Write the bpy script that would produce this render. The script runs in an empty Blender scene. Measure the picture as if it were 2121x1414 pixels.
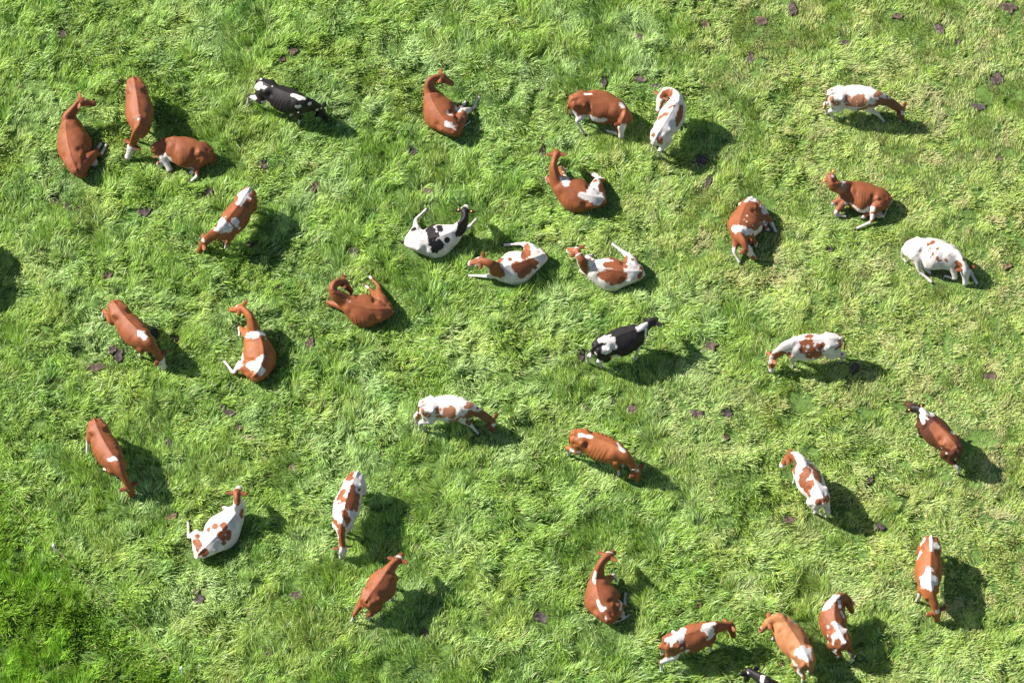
import bpy, math, random
import numpy as np
from mathutils import Vector, Matrix
from mathutils.bvhtree import BVHTree

random.seed(7)
rng = np.random.default_rng(7)
scene = bpy.context.scene
C = scene.collection

# ------------------------------------------------------------------ camera, sky, sun, exposure
ELEV = math.radians(61.5)
DIST = 85.0
HFOV = 2 * math.atan(14.5 / DIST)
CAM = Vector((0, -DIST * math.cos(ELEV), DIST * math.sin(ELEV)))
cam_d = bpy.data.cameras.new('camera')
cam = bpy.data.objects.new('camera', cam_d)
C.objects.link(cam)
cam.location = CAM
cam.rotation_euler = (math.pi / 2 - ELEV, 0, 0)
cam_d.sensor_width = 36
cam_d.lens = 36 / (2 * math.tan(HFOV / 2))
cam_d.clip_end = 2000
scene.camera = cam

SUNV = Vector((1.18, -0.42, -1.0)).normalized()      # the way the light travels
sun_d = bpy.data.lights.new('sun', 'SUN')
sun_d.energy = 5.0
sun_d.angle = math.radians(0.5)
sun_d.color = (1.0, 0.955, 0.89)
sun = bpy.data.objects.new('sun', sun_d)
C.objects.link(sun)
sun.rotation_euler = SUNV.to_track_quat('-Z', 'Y').to_euler()
sun.location = (-30, 10, 40)

w = bpy.data.worlds.new('World')
scene.world = w
w.use_nodes = True
nt = w.node_tree
bg = nt.nodes['Background']
sky = nt.nodes.new('ShaderNodeTexSky')
sky.sky_type = 'NISHITA'
sky.sun_disc = False
sky.sun_elevation = math.asin(-SUNV.z)
sky.sun_rotation = math.atan2(-SUNV.x, -SUNV.y)
sky.air_density = 1.0
nt.links.new(sky.outputs[0], bg.inputs[0])
bg.inputs[1].default_value = 0.065

scene.view_settings.view_transform = 'Standard'
scene.view_settings.look = 'None'
scene.view_settings.exposure = 1.03
scene.view_settings.gamma = 1

# ------------------------------------------------------------------ photo pixel + height -> place in the field
W_PX, H_PX = 2121.0, 1414.0
F_PX = (W_PX / 2) / math.tan(HFOV / 2)
FWD = Vector((0, math.cos(ELEV), -math.sin(ELEV)))
UPV = Vector((0, math.sin(ELEV), math.cos(ELEV)))
RGT = Vector((1, 0, 0))

def ray(px, py):
    return (FWD + RGT * ((px - W_PX / 2) / F_PX) - UPV * ((py - H_PX / 2) / F_PX)).normalized()

def P(px, py, z=0.0):
    d = ray(px, py)
    t = (z - CAM.z) / d.z
    return CAM + d * t

def proj_np(X, Y, Z):
    vx = X - CAM.x; vy = Y - CAM.y; vz = Z - CAM.z
    dz = vx * FWD.x + vy * FWD.y + vz * FWD.z
    u = vx / dz * F_PX + W_PX / 2
    v = H_PX / 2 - (vx * UPV.x + vy * UPV.y + vz * UPV.z) / dz * F_PX
    return u, v

# ------------------------------------------------------------------ numpy value noise
_perm = np.random.default_rng(3).integers(0, 1 << 30, 4096)
def _h(ix, iy, iz, s):
    k = (ix * 73856093) ^ (iy * 19349663) ^ (iz * 83492791) ^ (s * 2654435)
    k = (k ^ (k >> 13)) * 1274126177
    return (_perm[(k ^ (k >> 9)) & 4095] / float(1 << 30)) * 2 - 1

def noise3(x, y, z, s=0):
    ix = np.floor(x).astype(np.int64); iy = np.floor(y).astype(np.int64); iz = np.floor(z).astype(np.int64)
    fx = x - ix; fy = y - iy; fz = z - iz
    fx = fx * fx * (3 - 2 * fx); fy = fy * fy * (3 - 2 * fy); fz = fz * fz * (3 - 2 * fz)
    r = 0
    for a in (0, 1):
        for b in (0, 1):
            for c in (0, 1):
                wgt = (fx if a else 1 - fx) * (fy if b else 1 - fy) * (fz if c else 1 - fz)
                r = r + wgt * _h(ix + a, iy + b, iz + c, s)
    return r

def noise2(x, y, s=0):
    ix = np.floor(x).astype(np.int64); iy = np.floor(y).astype(np.int64)
    fx = x - ix; fy = y - iy
    fx = fx * fx * (3 - 2 * fx); fy = fy * fy * (3 - 2 * fy)
    r = 0
    for a in (0, 1):
        for b in (0, 1):
            r = r + (fx if a else 1 - fx) * (fy if b else 1 - fy) * _h(ix + a, iy + b, 0 * ix, s)
    return r

def fbm2(x, y, s=0, o=3):
    r = 0; a = 1; t = 0
    for k in range(o):
        r = r + a * noise2(x * 2 ** k + 17.3 * k, y * 2 ** k - 9.1 * k, s + k); t += a; a *= .5
    return r / t

def sstep(e0, e1, x):
    t = np.clip((x - e0) / (e1 - e0), 0, 1)
    return t * t * (3 - 2 * t)

# ------------------------------------------------------------------ materials
def mat_new(name):
    m = bpy.data.materials.new(name)
    m.use_nodes = True
    t = m.node_tree
    b = t.nodes['Principled BSDF']
    return m, t, b

def mat_attr(name, attr, rough, bump=0.0, bscale=60, sheen=0.0, var=0.12, vscale=9, spec=0.3):
    m, t, b = mat_new(name)
    a = t.nodes.new('ShaderNodeAttribute'); a.attribute_name = attr
    no = t.nodes.new('ShaderNodeTexNoise'); no.inputs['Scale'].default_value = vscale
    no.inputs['Detail'].default_value = 5
    tc = t.nodes.new('ShaderNodeTexCoord')
    t.links.new(tc.outputs['Object'], no.inputs['Vector'])
    mr = t.nodes.new('ShaderNodeMapRange')
    mr.inputs['To Min'].default_value = 1 - var; mr.inputs['To Max'].default_value = 1 + var
    mr.inputs['From Min'].default_value = .3; mr.inputs['From Max'].default_value = .7
    t.links.new(no.outputs['Fac'], mr.inputs['Value'])
    mx = t.nodes.new('ShaderNodeVectorMath'); mx.operation = 'SCALE'
    t.links.new(a.outputs['Color'], mx.inputs[0]); t.links.new(mr.outputs[0], mx.inputs['Scale'])
    t.links.new(mx.outputs[0], b.inputs['Base Color'])
    b.inputs['Roughness'].default_value = rough
    b.inputs['Specular IOR Level'].default_value = spec
    if sheen:
        b.inputs['Sheen Weight'].default_value = sheen
        b.inputs['Sheen Roughness'].default_value = .4
    if bump:
        n2 = t.nodes.new('ShaderNodeTexNoise'); n2.inputs['Scale'].default_value = bscale; n2.inputs['Detail'].default_value = 4
        t.links.new(tc.outputs['Object'], n2.inputs['Vector'])
        bp = t.nodes.new('ShaderNodeBump'); bp.inputs['Strength'].default_value = bump; bp.inputs['Distance'].default_value = .02
        t.links.new(n2.outputs['Fac'], bp.inputs['Height']); t.links.new(bp.outputs[0], b.inputs['Normal'])
    return m

def mat_flat(name, col, rough=.6, var=.15, scale=30):
    m, t, b = mat_new(name)
    no = t.nodes.new('ShaderNodeTexNoise'); no.inputs['Scale'].default_value = scale
    cr = t.nodes.new('ShaderNodeValToRGB')
    cr.color_ramp.elements[0].position = .3; cr.color_ramp.elements[1].position = .7
    cr.color_ramp.elements[0].color = tuple(c * (1 - var) for c in col) + (1,)
    cr.color_ramp.elements[1].color = tuple(min(1, c * (1 + var)) for c in col) + (1,)
    tc = t.nodes.new('ShaderNodeTexCoord')
    t.links.new(tc.outputs['Object'], no.inputs['Vector'])
    t.links.new(no.outputs['Fac'], cr.inputs[0]); t.links.new(cr.outputs[0], b.inputs['Base Color'])
    b.inputs['Roughness'].default_value = rough
    return m

M_COAT = mat_attr('cow_coat', 'coat', .55, bump=.25, bscale=45, sheen=0, var=.22, vscale=4.5, spec=.26)
M_EYE = mat_flat('cow_eye', (.01, .008, .007), .2)
M_TAG = mat_flat('ear_tag_plastic', (.80, .42, .03), .4, .05)
M_COLLAR = mat_flat('collar_webbing', (.62, .55, .50), .7)
M_DUNG = mat_attr('dry_dung', 'col', .85, bump=1.0, bscale=55, var=.35, vscale=24, spec=.25)
M_POST = mat_flat('white_plastic', (.78, .78, .80), .4, .04)
M_WIRE = mat_flat('orange_polywire', (.30, .22, .10), .6)
M_PETAL = mat_flat('yellow_petal', (.75, .55, .02), .5)

# ------------------------------------------------------------------ helpers for objects
def link_mesh(name, V, F, mat, parent=None, loc=None, smooth=True):
    me = bpy.data.meshes.new(name)
    me.from_pydata([tuple(v) for v in V], [], F)
    if smooth:
        me.polygons.foreach_set('use_smooth', [True] * len(me.polygons))
    me.materials.append(mat)
    o = bpy.data.objects.new(name, me)
    C.objects.link(o)
    if parent: o.parent = parent
    if loc is not None: o.location = loc
    return o

def tag(o, label, cat, group=None, kind=None):
    if label: o['label'] = label
    if cat: o['category'] = cat
    if group: o['group'] = group
    if kind: o['kind'] = kind

def ring_loft(rings, V, F, close=True):
    n = len(rings[0]); base = len(V)
    for r in rings: V.extend(r)
    for i in range(len(rings) - 1):
        for j in range(n):
            a = base + i * n + j; b = base + i * n + (j + 1) % n
            F.append((a, b, b + n, a + n))
    if close:
        c0 = len(V); V.append(sum((Vector(p) for p in rings[0]), Vector()) / n)
        c1 = len(V); V.append(sum((Vector(p) for p in rings[-1]), Vector()) / n)
        e = base + (len(rings) - 1) * n
        for j in range(n):
            F.append((c0, base + (j + 1) % n, base + j))
            F.append((c1, e + j, e + (j + 1) % n))

def tube(pts, radii, V, F, n=10, flat=1.0, sub=3):
    """smooth round tube through pts; domed ends"""
    pts = [Vector(p) for p in pts]
    P2, R2 = [], []
    m = len(pts)
    for i in range(m - 1):
        p0 = pts[max(i - 1, 0)]; p1 = pts[i]; p2 = pts[i + 1]; p3 = pts[min(i + 2, m - 1)]
        for k in range(sub):
            t = k / sub
            q = 0.5 * ((2 * p1) + (p2 - p0) * t + (2 * p0 - 5 * p1 + 4 * p2 - p3) * t * t + (3 * p1 - p0 - 3 * p2 + p3) * t ** 3)
            P2.append(p1.lerp(p2, t) * .45 + q * .55); R2.append(radii[i] * (1 - t) + radii[i + 1] * t)
    P2.append(pts[-1]); R2.append(radii[-1])
    d0 = (P2[0] - P2[1]).normalized(); d1 = (P2[-1] - P2[-2]).normalized()
    P2 = [P2[0] + d0 * R2[0] * .55] + P2 + [P2[-1] + d1 * R2[-1] * .55]
    R2 = [R2[0] * .55] + R2 + [R2[-1] * .55]
    rings = []
    ref = None
    for i, p in enumerate(P2):
        a = P2[max(i - 1, 0)]; b = P2[min(i + 1, len(P2) - 1)]
        t = (b - a).normalized()
        if ref is None:
            ref = Vector((0, 0, 1)) if abs(t.z) < .8 else Vector((1, 0, 0))
        s = t.cross(ref).normalized(); u = s.cross(t).normalized(); ref = u
        rings.append([p + s * (math.cos(2 * math.pi * j / n) * R2[i]) + u * (math.sin(2 * math.pi * j / n) * R2[i] * flat) for j in range(n)])
    ring_loft(rings, V, F)
    return P2

def ball(c, r, V, F, n=10, m=6, sc=(1, 1, 1), fr=None):
    rings = []
    for i in range(1, m):
        th = math.pi * i / m
        ring = []
        for j in range(n):
            a = 2 * math.pi * j / n
            v = Vector((math.sin(th) * math.cos(a) * sc[0], math.sin(th) * math.sin(a) * sc[1], math.cos(th) * sc[2])) * r
            if fr is not None: v = fr[0] * v.x + fr[1] * v.y + fr[2] * v.z
            ring.append(c + v)
        rings.append(ring)
    ring_loft(rings, V, F)

def interp(xs, ys, x):
    return float(np.interp(x, xs, ys))

def sinterp(xs, ys, x):
    return sum(float(np.interp(x + o, xs, ys)) * w_ for o, w_ in ((-.06, .12), (-.03, .22), (0, .32), (.03, .22), (.06, .12)))

# ------------------------------------------------------------------ the cow
COL = {'r': (.222, .069, .026), 't': (.36, .150, .060), 'o': (.27, .085, .027), 'd': (.085, .027, .015),
       'k': (.014, .011, .0115), 'w': (.565, .515, .475), 'm': (.29, .125, .065), 'n': (.17, .068, .036), 'p': (.46, .32, .28)}
TK_U = [-.085, -.05, 0, .10, .21, .33, .48, .64, .80, .92, 1.02, 1.12, 1.19]
TK_DZ = [-.20, -.10, -.025, .0, .012, .0, -.004, 0, .008, .02, -.045, -.17, -.30]
TK_W = [.06, .15, .19, .235, .275, .300, .355, .375, .335, .275, .225, .150, .07]
TK_D = [.16, .38, .54, .66, .72, .77, .80, .80, .78, .75, .66, .45, .22]
TK_B = [.8, 1, 1, 1, .9, .35, .05, .0, .0, .12, .2, .3, .5]
X_LIE = [0, .12, .28, .52, .76, .92, 1.0, 1.0, .88, .58, 0]
T_R = [0, .02, .06, .14, .26, .42, .60, .76, .89, .97, 1.0]      # depth down the section
def cr(ys, n=26):
    out = []
    m = len(ys) - 1
    for i in range(n + 1):
        x = i / n * m; k_ = min(int(x), m - 1); t = x - k_
        p0 = ys[max(k_ - 1, 0)]; p1 = ys[k_]; p2 = ys[k_ + 1]; p3 = ys[min(k_ + 2, m)]
        out.append(max(0, .5 * (2 * p1 + (p2 - p0) * t + (2 * p0 - 5 * p1 + 4 * p2 - p3) * t * t + (3 * p1 - p0 - 3 * p2 + p3) * t ** 3)))
    return out
X_RND = [0, .12, .30, .56, .80, .96, 1.0, .93, .70, .38, 0]
X_BOX = [0, .22, .50, .86, .99, 1.0, .95, .84, .62, .34, 0]
T_R, X_RND, X_LIE, X_BOX = cr(T_R), cr(X_RND), cr(X_LIE), cr(X_BOX)

FOOT = []      # (x, y, radius, strength) where the grass is flattened

def bez(a, b, c, t):
    # curve through b at t=.5
    cc = b * 2 - (a + c) * .5
    return a * (1 - t) ** 2 + cc * (2 * t * (1 - t)) + c * t * t

def build_cow(spec):
    ox, oy, k = spec['crop']
    def Q(p, z=None):
        zz = p[2] if len(p) > 2 and z is None else z
        return P(ox + p[0] / k, oy + p[1] / k, zz)
    pose = spec['pose']
    st = pose in 'gu'
    zz = spec.get('z') or ((1.28, 1.33, 1.37) if st else (.60, .745, .775))
    T = [Q(p, z) for p, z in zip(spec['top'], zz)]
    roll = spec.get('roll', 0.0)
    ws = spec.get('w', 1.0) * (1.02 if st else 1.19)
    def wf(u):
        return 1.0 if st else interp([-.08, .08, .25, .45, .66, .85, 1.0, 1.15], [.80, .84, .95, 1.12, 1.10, 1.0, 1.02, 1.0], u)
    L = (T[1] - T[0]).length + (T[2] - T[1]).length
    def ridge(u):
        if u < 0:
            return T[0] + (bez(*T, 0) - bez(*T, .05)) / .05 * (-u)
        if u > 1:
            return T[2] + (bez(*T, 1) - bez(*T, .95)) / .05 * (u - 1)
        return bez(*T, u)
    def frame(u):
        t = (ridge(u + .02) - ridge(u - .02)); t.z *= .3
        t.normalize()
        s = t.cross(Vector((0, 0, 1))).normalized(); up = s.cross(t)
        rr = roll
        s2 = s * math.cos(rr) + up * math.sin(rr) * 1.0
        up2 = up * math.cos(rr) - s * math.sin(rr)
        return t, s2, up2
    # roll > 0 : the belly swings to the cow's right
    V, F = [], []
    dsc = 1.0 if st else 1.0
    rings = []
    NU = 40
    for i in range(NU + 1):
        u = TK_U[0] + (TK_U[-1] - TK_U[0]) * i / NU
        t, s, up = frame(u)
        dz = sinterp(TK_U, TK_DZ, u); hw = sinterp(TK_U, TK_W, u) * ws * wf(u); dp = sinterp(TK_U, TK_D, u) * dsc; b = interp(TK_U, TK_B, u)
        top = ridge(u) + up * dz
        right, left = [], []
        for q, tr in enumerate(T_R):
            x = ((X_RND if st else X_LIE)[q] * (1 - b) + X_BOX[q] * b) * hw
            c = top - up * (tr * dp)
            right.append(c + s * x); left.append(c - s * x)
        rings.append(right + left[-2:0:-1])
    ring_loft(rings, V, F)
    def tp(u, side, down):
        t, s, up = frame(u)
        return ridge(u) + s * side - up * down
    # hook and pin bones
    # neck
    zp = spec.get('zp')
    poll = Q(spec['poll']); muz = Q(spec['muz'])
    b0 = tp(.93, 0, .30 if st else .28); b1 = tp(1.0, 0, .20)
    t1, s1, u1 = frame(1.0)
    if 'neck' in spec:
        ctrl = [Q(p) for p in spec['neck']]
    else:
        ctrl = [b1.lerp(poll, .5) + (t1 * .05)]
    path = [b0] + [tp(1.05, 0, .24 if poll.z < .9 else .17)] + ctrl + [poll]
    d = (muz - poll)
    hl = max(.51, min(.60, d.length)); d.normalize()
    if poll.z > .9 and d.z < -.66 and math.hypot(spec['poll'][0] - spec['muz'][0], spec['poll'][1] - spec['muz'][1]) / k < 12:
        if 'ears' in spec:
            ea = Q(spec['ears'][1], poll.z) - Q(spec['ears'][0], poll.z)
            hv = Vector((-ea.y, ea.x, 0)).normalized()
            if hv.dot(Vector((d.x, d.y, 0))) < 0: hv = -hv
        else:
            hv = Vector((d.x, d.y, 0)).normalized()
        d = (hv * .75 + Vector((0, 0, -.66))).normalized(); muz = poll + d * hl
    if 'ears' in spec:
        e0 = Q(spec['ears'][0], poll.z); e1 = Q(spec['ears'][1], poll.z)
        sd_ = (e1 - e0); sd_ -= d * sd_.dot(d)
        sh = sd_.normalized()
        ref = d.cross(Vector((0, 0, 1)))
        if ref.dot(sh) < 0: sh = -sh
    else:
        sh = d.cross(Vector((0, 0, 1))).normalized()
    uh = sh.cross(d).normalized()
    path[-1] = poll - uh * .07 + d * .02
    # resample neck path by catmull-rom
    NP = []
    m = len(path)
    for i in range(m - 1):
        p0 = path[max(i - 1, 0)]; p1 = path[i]; p2 = path[i + 1]; p3 = path[min(i + 2, m - 1)]
        for q in range(5):
            t = q / 5
            NP.append(0.5 * ((2 * p1) + (p2 - p0) * t + (2 * p0 - 5 * p1 + 4 * p2 - p3) * t * t + (3 * p1 - p0 - 3 * p2 + p3) * t ** 3))
    NP.append(path[-1])
    cl = [0]
    for i in range(1, len(NP)): cl.append(cl[-1] + (NP[i] - NP[i - 1]).length)
    nrings = []
    sprev = s1
    for i, p in enumerate(NP):
        f = cl[i] / cl[-1]
        a = NP[max(i - 1, 0)]; b = NP[min(i + 1, len(NP) - 1)]
        t = (b - a).normalized()
        s = t.cross(Vector((0, 0, 1)))
        if s.length < .25: s = sprev.copy()
        s = s - t * s.dot(t); s.normalize()
        if s.dot(sprev) < 0: s = -s
        sprev = s
        up = s.cross(t).normalized()
        hw = interp([0, .28, .55, .8, 1], ({'g': [.19, .155, .115, .098, .094], 'u': [.20, .17, .14, .115, .10]}.get(pose, [.22, .185, .130, .105, .098])), f)
        hh = interp([0, .28, .55, .8, 1], [.29, .26, .20, .155, .13], f)
        ring = []
        for j in range(14):
            an = 2 * math.pi * j / 14
            ca, sa = math.cos(an), math.sin(an)
            ring.append(p + s * (hw * ca * (1 - .30 * max(0, sa) ** 2)) + up * (hh * sa))
        nrings.append(ring)
    ring_loft(nrings, V, F)
    # head
    HT = [-.16, -.05, .06, .20, .34, .50, .68, .84, .95, 1.0]
    HW = [.055, .092, .114, .128, .120, .094, .080, .087, .081, .048]
    HU = [.055, .095, .115, .118, .108, .090, .076, .074, .065, .04]
    HC = [-.01, 0, .0, -.005, -.012, -.018, -.022, -.026, -.028, -.03]
    hc = poll - uh * .075
    hr = []
    for t_, w_, h_, c_ in zip(HT, HW, HU, HC):
        ring = []
        for j in range(14):
            an = 2 * math.pi * j / 14; ca, sa = math.cos(an), math.sin(an)
            ring.append(hc + d * (t_ * hl) + uh * c_ + sh * (w_ * 1.10 * np.sign(ca) * abs(ca) ** .85) + uh * (h_ * 1.06 * np.sign(sa) * abs(sa) ** .85))
        hr.append(ring)
    ring_loft(hr, V, F)
    ball(poll - uh * .02 - d * .02, .055, V, F)
    for sd in (-1, 1):
        ball(hc + d * (.24 * hl) + sh * (sd * .088) + uh * .045, .036, V, F)
    # legs
    legs = []           # world polylines, for the leg colour
    FOOTL = []
    def hind(sd, pts=None, hoof=None):
        if pts:
            w_ = [Q(p) for p in pts]
            hip = tp(.10, sd * .13, .28)
            w_[0] = w_[0].lerp(hip, .22)
            path = [hip, hip.lerp(w_[0], .6) , w_[0], w_[1], w_[1].lerp(w_[2], .5), w_[2]]
            tube(path, [.18, .19, .120, .058, .042, .050], V, F, sub=4)
            tube([tp(.26, sd * .16, .38), w_[0]], [.20, .10], V, F, sub=3)
            tube([tp(.01, sd * .10, .28), w_[0].lerp(w_[1], .35)], [.16, .07], V, F, sub=3)
            legs.append((path[3:], 'H')); return
        t, s, up = frame(.05)
        t = Vector((t.x, t.y, 0)).normalized(); s = Vector((s.x, s.y, 0)).normalized()
        base = ridge(.02); g = Vector((base.x, base.y, 0))
        hf = Q(hoof, .04) if hoof else g + s * (sd * .17) + t * (.06 + sd * .05) + Vector((0, 0, .04))
        de = hf - (g + s * (sd * .17) + t * .04)
        if de.length > .55: hf = hf - de * (1 - .55 / de.length); de = de.normalized() * .55
        hip = tp(.10, sd * .12, .30)
        stf = tp(.17, sd * .215, .62) + de * .12
        hock = g + s * (sd * .16) - t * .10 + Vector((0, 0, .50)) + de * .55
        fet = hf + Vector((0, 0, .10)) - t * .03 - de * .05
        path = [hip, stf, stf.lerp(hock, .55), hock, hock.lerp(fet, .5), fet, hf]
        tube(path, [.175, .14, .095, .060, .042, .047, .052], V, F, sub=3)
        tube([tp(.0, sd * .13, .16), tp(.02, sd * .14, .45), stf.lerp(hock, .55)], [.09, .105, .07], V, F)
        legs.append(([hock, fet, hf], 'H')); FOOTL.append(hf)
    def fore(sd, pts=None, hoof=None):
        if pts:
            w_ = [Q(p) for p in pts]
            sh_ = tp(.95, sd * .13, .38)
            el = sh_.lerp(w_[0], .55)
            path = [sh_, el, w_[0], w_[0].lerp(w_[1], .5), w_[1]]
            tube(path, [.15, .10, .062, .044, .050], V, F, sub=4)
            legs.append((path[2:], 'F')); return
        t, s, up = frame(.95)
        t = Vector((t.x, t.y, 0)).normalized(); s = Vector((s.x, s.y, 0)).normalized()
        base = ridge(.95); g = Vector((base.x, base.y, 0))
        hf = Q(hoof, .04) if hoof else g + s * (sd * .15) + t * (.04 - sd * .08) + Vector((0, 0, .04))
        de = hf - (g + s * (sd * .15) + t * .03)
        if de.length > .5: hf = hf - de * (1 - .5 / de.length); de = de.normalized() * .5
        sh_ = tp(1.0, sd * .15, .42)
        el = tp(.90, sd * .165, .68) + de * .08
        kn = g + s * (sd * .145) + t * .04 + Vector((0, 0, .40)) + de * .5
        fet = hf + Vector((0, 0, .09)) - t * .02 - de * .06
        path = [sh_, el, el.lerp(kn, .6), kn, kn.lerp(fet, .5), fet, hf]
        tube(path, [.15, .115, .072, .058, .041, .046, .052], V, F, sub=3)
        legs.append(([kn, fet, hf], 'F')); FOOTL.append(hf)
    tmid, smid, _ = frame(.5)
    def side_of(pt):
        return 1 if (pt - ridge(.5)).dot(smid) > 0 else -1
    ho = spec.get('hoof', {})
    if st or spec.get('kneel'):
        for sd, nm in ((1, 'HR'), (-1, 'HL')): hind(sd, hoof=ho.get(nm))
        if not spec.get('kneel'):
            for sd, nm in ((1, 'FR'), (-1, 'FL')): fore(sd, hoof=ho.get(nm))
    for pts in spec.get('H', []): hind(side_of(Q(pts[0])), pts)
    for n_, pts in enumerate(spec.get('F', [])):
        t_, s_, _ = frame(1.0)
        sd = 1 if (Q(pts[0]) - ridge(1.0)).dot(s_) > 0 else -1
        fore(sd, pts)
    # udder
    uc = None
    if 'udder' in spec: uc = Q(spec['udder'])
    elif st: uc = tp(.12, 0, .70)
    if uc is not None:
        ball(uc, .15 if st else .13, V, F, sc=(1, 1, .85))
        if st:
            for a_, b_ in ((.06, .05), (-.06, .05), (.06, -.05), (-.06, -.05)):
                ball(uc + tmid * a_ + smid * b_ - Vector((0, 0, .13)), .025, V, F, n=8, m=5, sc=(1, 1, 1.6))
    # tail
    tails = spec.get('tail')
    if tails:
        tl = [tp(-.02, 0, .05)] + [Q(p) for p in tails]
    elif st:
        t, s, up = frame(0.0)
        t = Vector((t.x, t.y, 0)).normalized()
        q = tp(-.03, 0, .05)
        wob = random.uniform(-.05, .05)
        tl = [tp(.02, 0, .03), q - t * .07 + Vector((0, 0, -.10)), q - t * .10 + s * wob + Vector((0, 0, -.45)), q - t * .09 + s * wob * 1.6 + Vector((0, 0, -.80))]
    else:
        sgn = 1 if roll > 0 else -1
        t, s, up = frame(0.0)
        q = tp(-.04, 0, .08)
        tl = [tp(.0, 0, .05), q - t * .07 + Vector((0, 0, -.20)), Vector((q.x, q.y, .12)) - t * .07 + s * sgn * .14, Vector((q.x, q.y, .05)) + t * .04 + s * sgn * .30]
    nt_ = len(tl)
    tube(tl, [.040] + [.030] * (nt_ - 3) + [.024, .034] if nt_ >= 3 else [.04, .03], V, F, n=8, sub=4)

    # ---- union + smoothing
    me = bpy.data.meshes.new('tmp')
    me.from_pydata([tuple(v) for v in V], [], F)
    o = bpy.data.objects.new('tmp', me); C.objects.link(o)
    r = o.modifiers.new('r', 'REMESH'); r.mode = 'VOXEL'; r.voxel_size = .021; r.adaptivity = 0
    sm = o.modifiers.new('s', 'SMOOTH'); sm.factor = .5; sm.iterations = 9
    dg = bpy.context.evaluated_depsgraph_get()
    ev = o.evaluated_get(dg)
    body = bpy.data.meshes.new_from_object(ev, depsgraph=dg)
    bpy.data.objects.remove(o); bpy.data.meshes.remove(me)
    nv = len(body.vertices)
    co = np.empty(nv * 3); body.vertices.foreach_get('co', co); co = co.reshape(-1, 3)
    nr = np.empty(nv * 3); body.vertices.foreach_get('normal', nr); nr = nr.reshape(-1, 3)
    # trunk coordinates
    us = np.linspace(-.1, 1.2, 53)
    RD = np.array([ridge(u) for u in us]); FR = [frame(u) for u in us]
    S_ = np.array([f[1] for f in FR]); U_ = np.array([f[2] for f in FR]); T_ = np.array([f[0] for f in FR])
    best = np.full(nv, 1e9); bi = np.zeros(nv, int)
    for i in range(len(us)):
        dd = co - RD[i]
        al = np.abs(dd @ T_[i])
        bl = al
        mk = bl < best
        best[mk] = bl[mk]; bi[mk] = i
    dd = co - RD[bi]
    cu = us[bi]; cs = np.einsum('ij,ij->i', dd, S_[bi]); ch = np.einsum('ij,ij->i', dd, U_[bi])
    rib = spec.get('ribs', 1.0)
    disp = np.zeros(nv)
    asd = np.abs(cs)
    # hollow of the flank in front of the hook bone
    disp += .012 * np.exp(-(cs / .034) ** 2) * (np.abs(ch) < .12) * (1 - sstep(.85, .98, cu))
    disp -= .055 * rib ** .5 * np.exp(-(((cu - .335) * L / .085) ** 2 + ((asd - .20 * ws) / .085) ** 2 + ((ch + .15) / .10) ** 2))
    disp -= .020 * np.exp(-(((cu - .06) * L / .07) ** 2 + ((asd - .10) / .05) ** 2 + ((ch + .03) / .08) ** 2))
    mrib = sstep(.38, .48, cu) * (1 - sstep(.72, .84, cu)) * sstep(.10, .20, asd) * sstep(-.75, -.5, ch) * (1 - sstep(-.14, -.08, ch)) * (asd < .6)
    mrib = mrib * (.45 + .55 * noise3(co[:, 0] * 2.5, co[:, 1] * 2.5, co[:, 2] * 2.5, 9))
    disp += .0042 * rib * rib * mrib * np.sin(2 * math.pi * (cu * L - ch * .22) / .105)
    # hook and pin bones
    disp += .034 * np.exp(-(((cu - .215) * L / .055) ** 2 + ((asd - .24 * ws) / .055) ** 2 + ((ch + .09) / .055) ** 2))
    disp += .022 * np.exp(-(((cu + .02) * L / .05) ** 2 + ((asd - .12) / .045) ** 2 + ((ch + .09) / .06) ** 2))
    # shoulder blade
    disp += .022 * np.exp(-(((cu - .90) * L / .10) ** 2 + ((asd - .19) / .07) ** 2 + ((ch + .18) / .16) ** 2))
    disp -= .016 * np.exp(-(((cu - .80) * L / .05) ** 2 + ((asd - .24) / .09) ** 2 + ((ch + .22) / .16) ** 2))
    disp += .004 * noise3(co[:, 0] * 6, co[:, 1] * 6, co[:, 2] * 6, 5)
    far = (asd > .62) | (ch < -1.0)
    disp[far] = 0
    co = co + nr * disp[:, None]
    co[:, 2] = np.maximum(co[:, 2], .0)
    # ---- coat colours
    col = np.tile(np.array(COL[spec['coat']]), (nv, 1))
    def paint(mask, c):
        m_ = np.clip(mask, 0, 1)[:, None]
        col[:] = col * (1 - m_) + np.array(COL[c]) * m_
    jag = .7 * noise3(co[:, 0] * 12, co[:, 1] * 12, co[:, 2] * 12, 11) + .5 * noise3(co[:, 0] * 31, co[:, 1] * 31, co[:, 2] * 31, 12)
    def segd(a, b, ra, rb):
        a = np.array(a); b = np.array(b); ab = b - a
        L2 = max(ab @ ab, 1e-9)
        t = np.clip((co - a) @ ab / L2, 0, 1)
        return np.linalg.norm(co - (a + t[:, None] * ab), axis=1) - (ra + (rb - ra) * t)
    # head coordinates
    hd = co - np.array(hc)
    ht = hd @ np.array(d) / hl; hs = hd @ np.array(sh); hu = hd @ np.array(uh)
    inhead = (ht > -.2) & (ht < 1.25) & (np.abs(hs) < .17) & (np.abs(hu) < .18)
    # pale belly, legs
    if spec.get('belly', True) and spec['coat'] != 'w':
        paint(sstep(-.70, -.76, ch + jag * .05) * (cu < .85) * (cu > 0) * (co[:, 2] > .2), 'w')
    if uc is not None:
        paint((np.linalg.norm(co - np.array(uc), axis=1) < .165).astype(float), 'p')
    for pl, kind_ in legs:
        c_ = spec.get('legs', 'w')
        if c_:
            dmin = np.full(nv, 9.0)
            for i in range(len(pl) - 1):
                a = pl[i].lerp(pl[i + 1], .28) if i == 0 else pl[i]
                dmin = np.minimum(dmin, segd(a, pl[i + 1], .075, .08))
            paint(np.clip(.5 - (dmin + jag * .03) / .02, 0, 1), c_)
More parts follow.
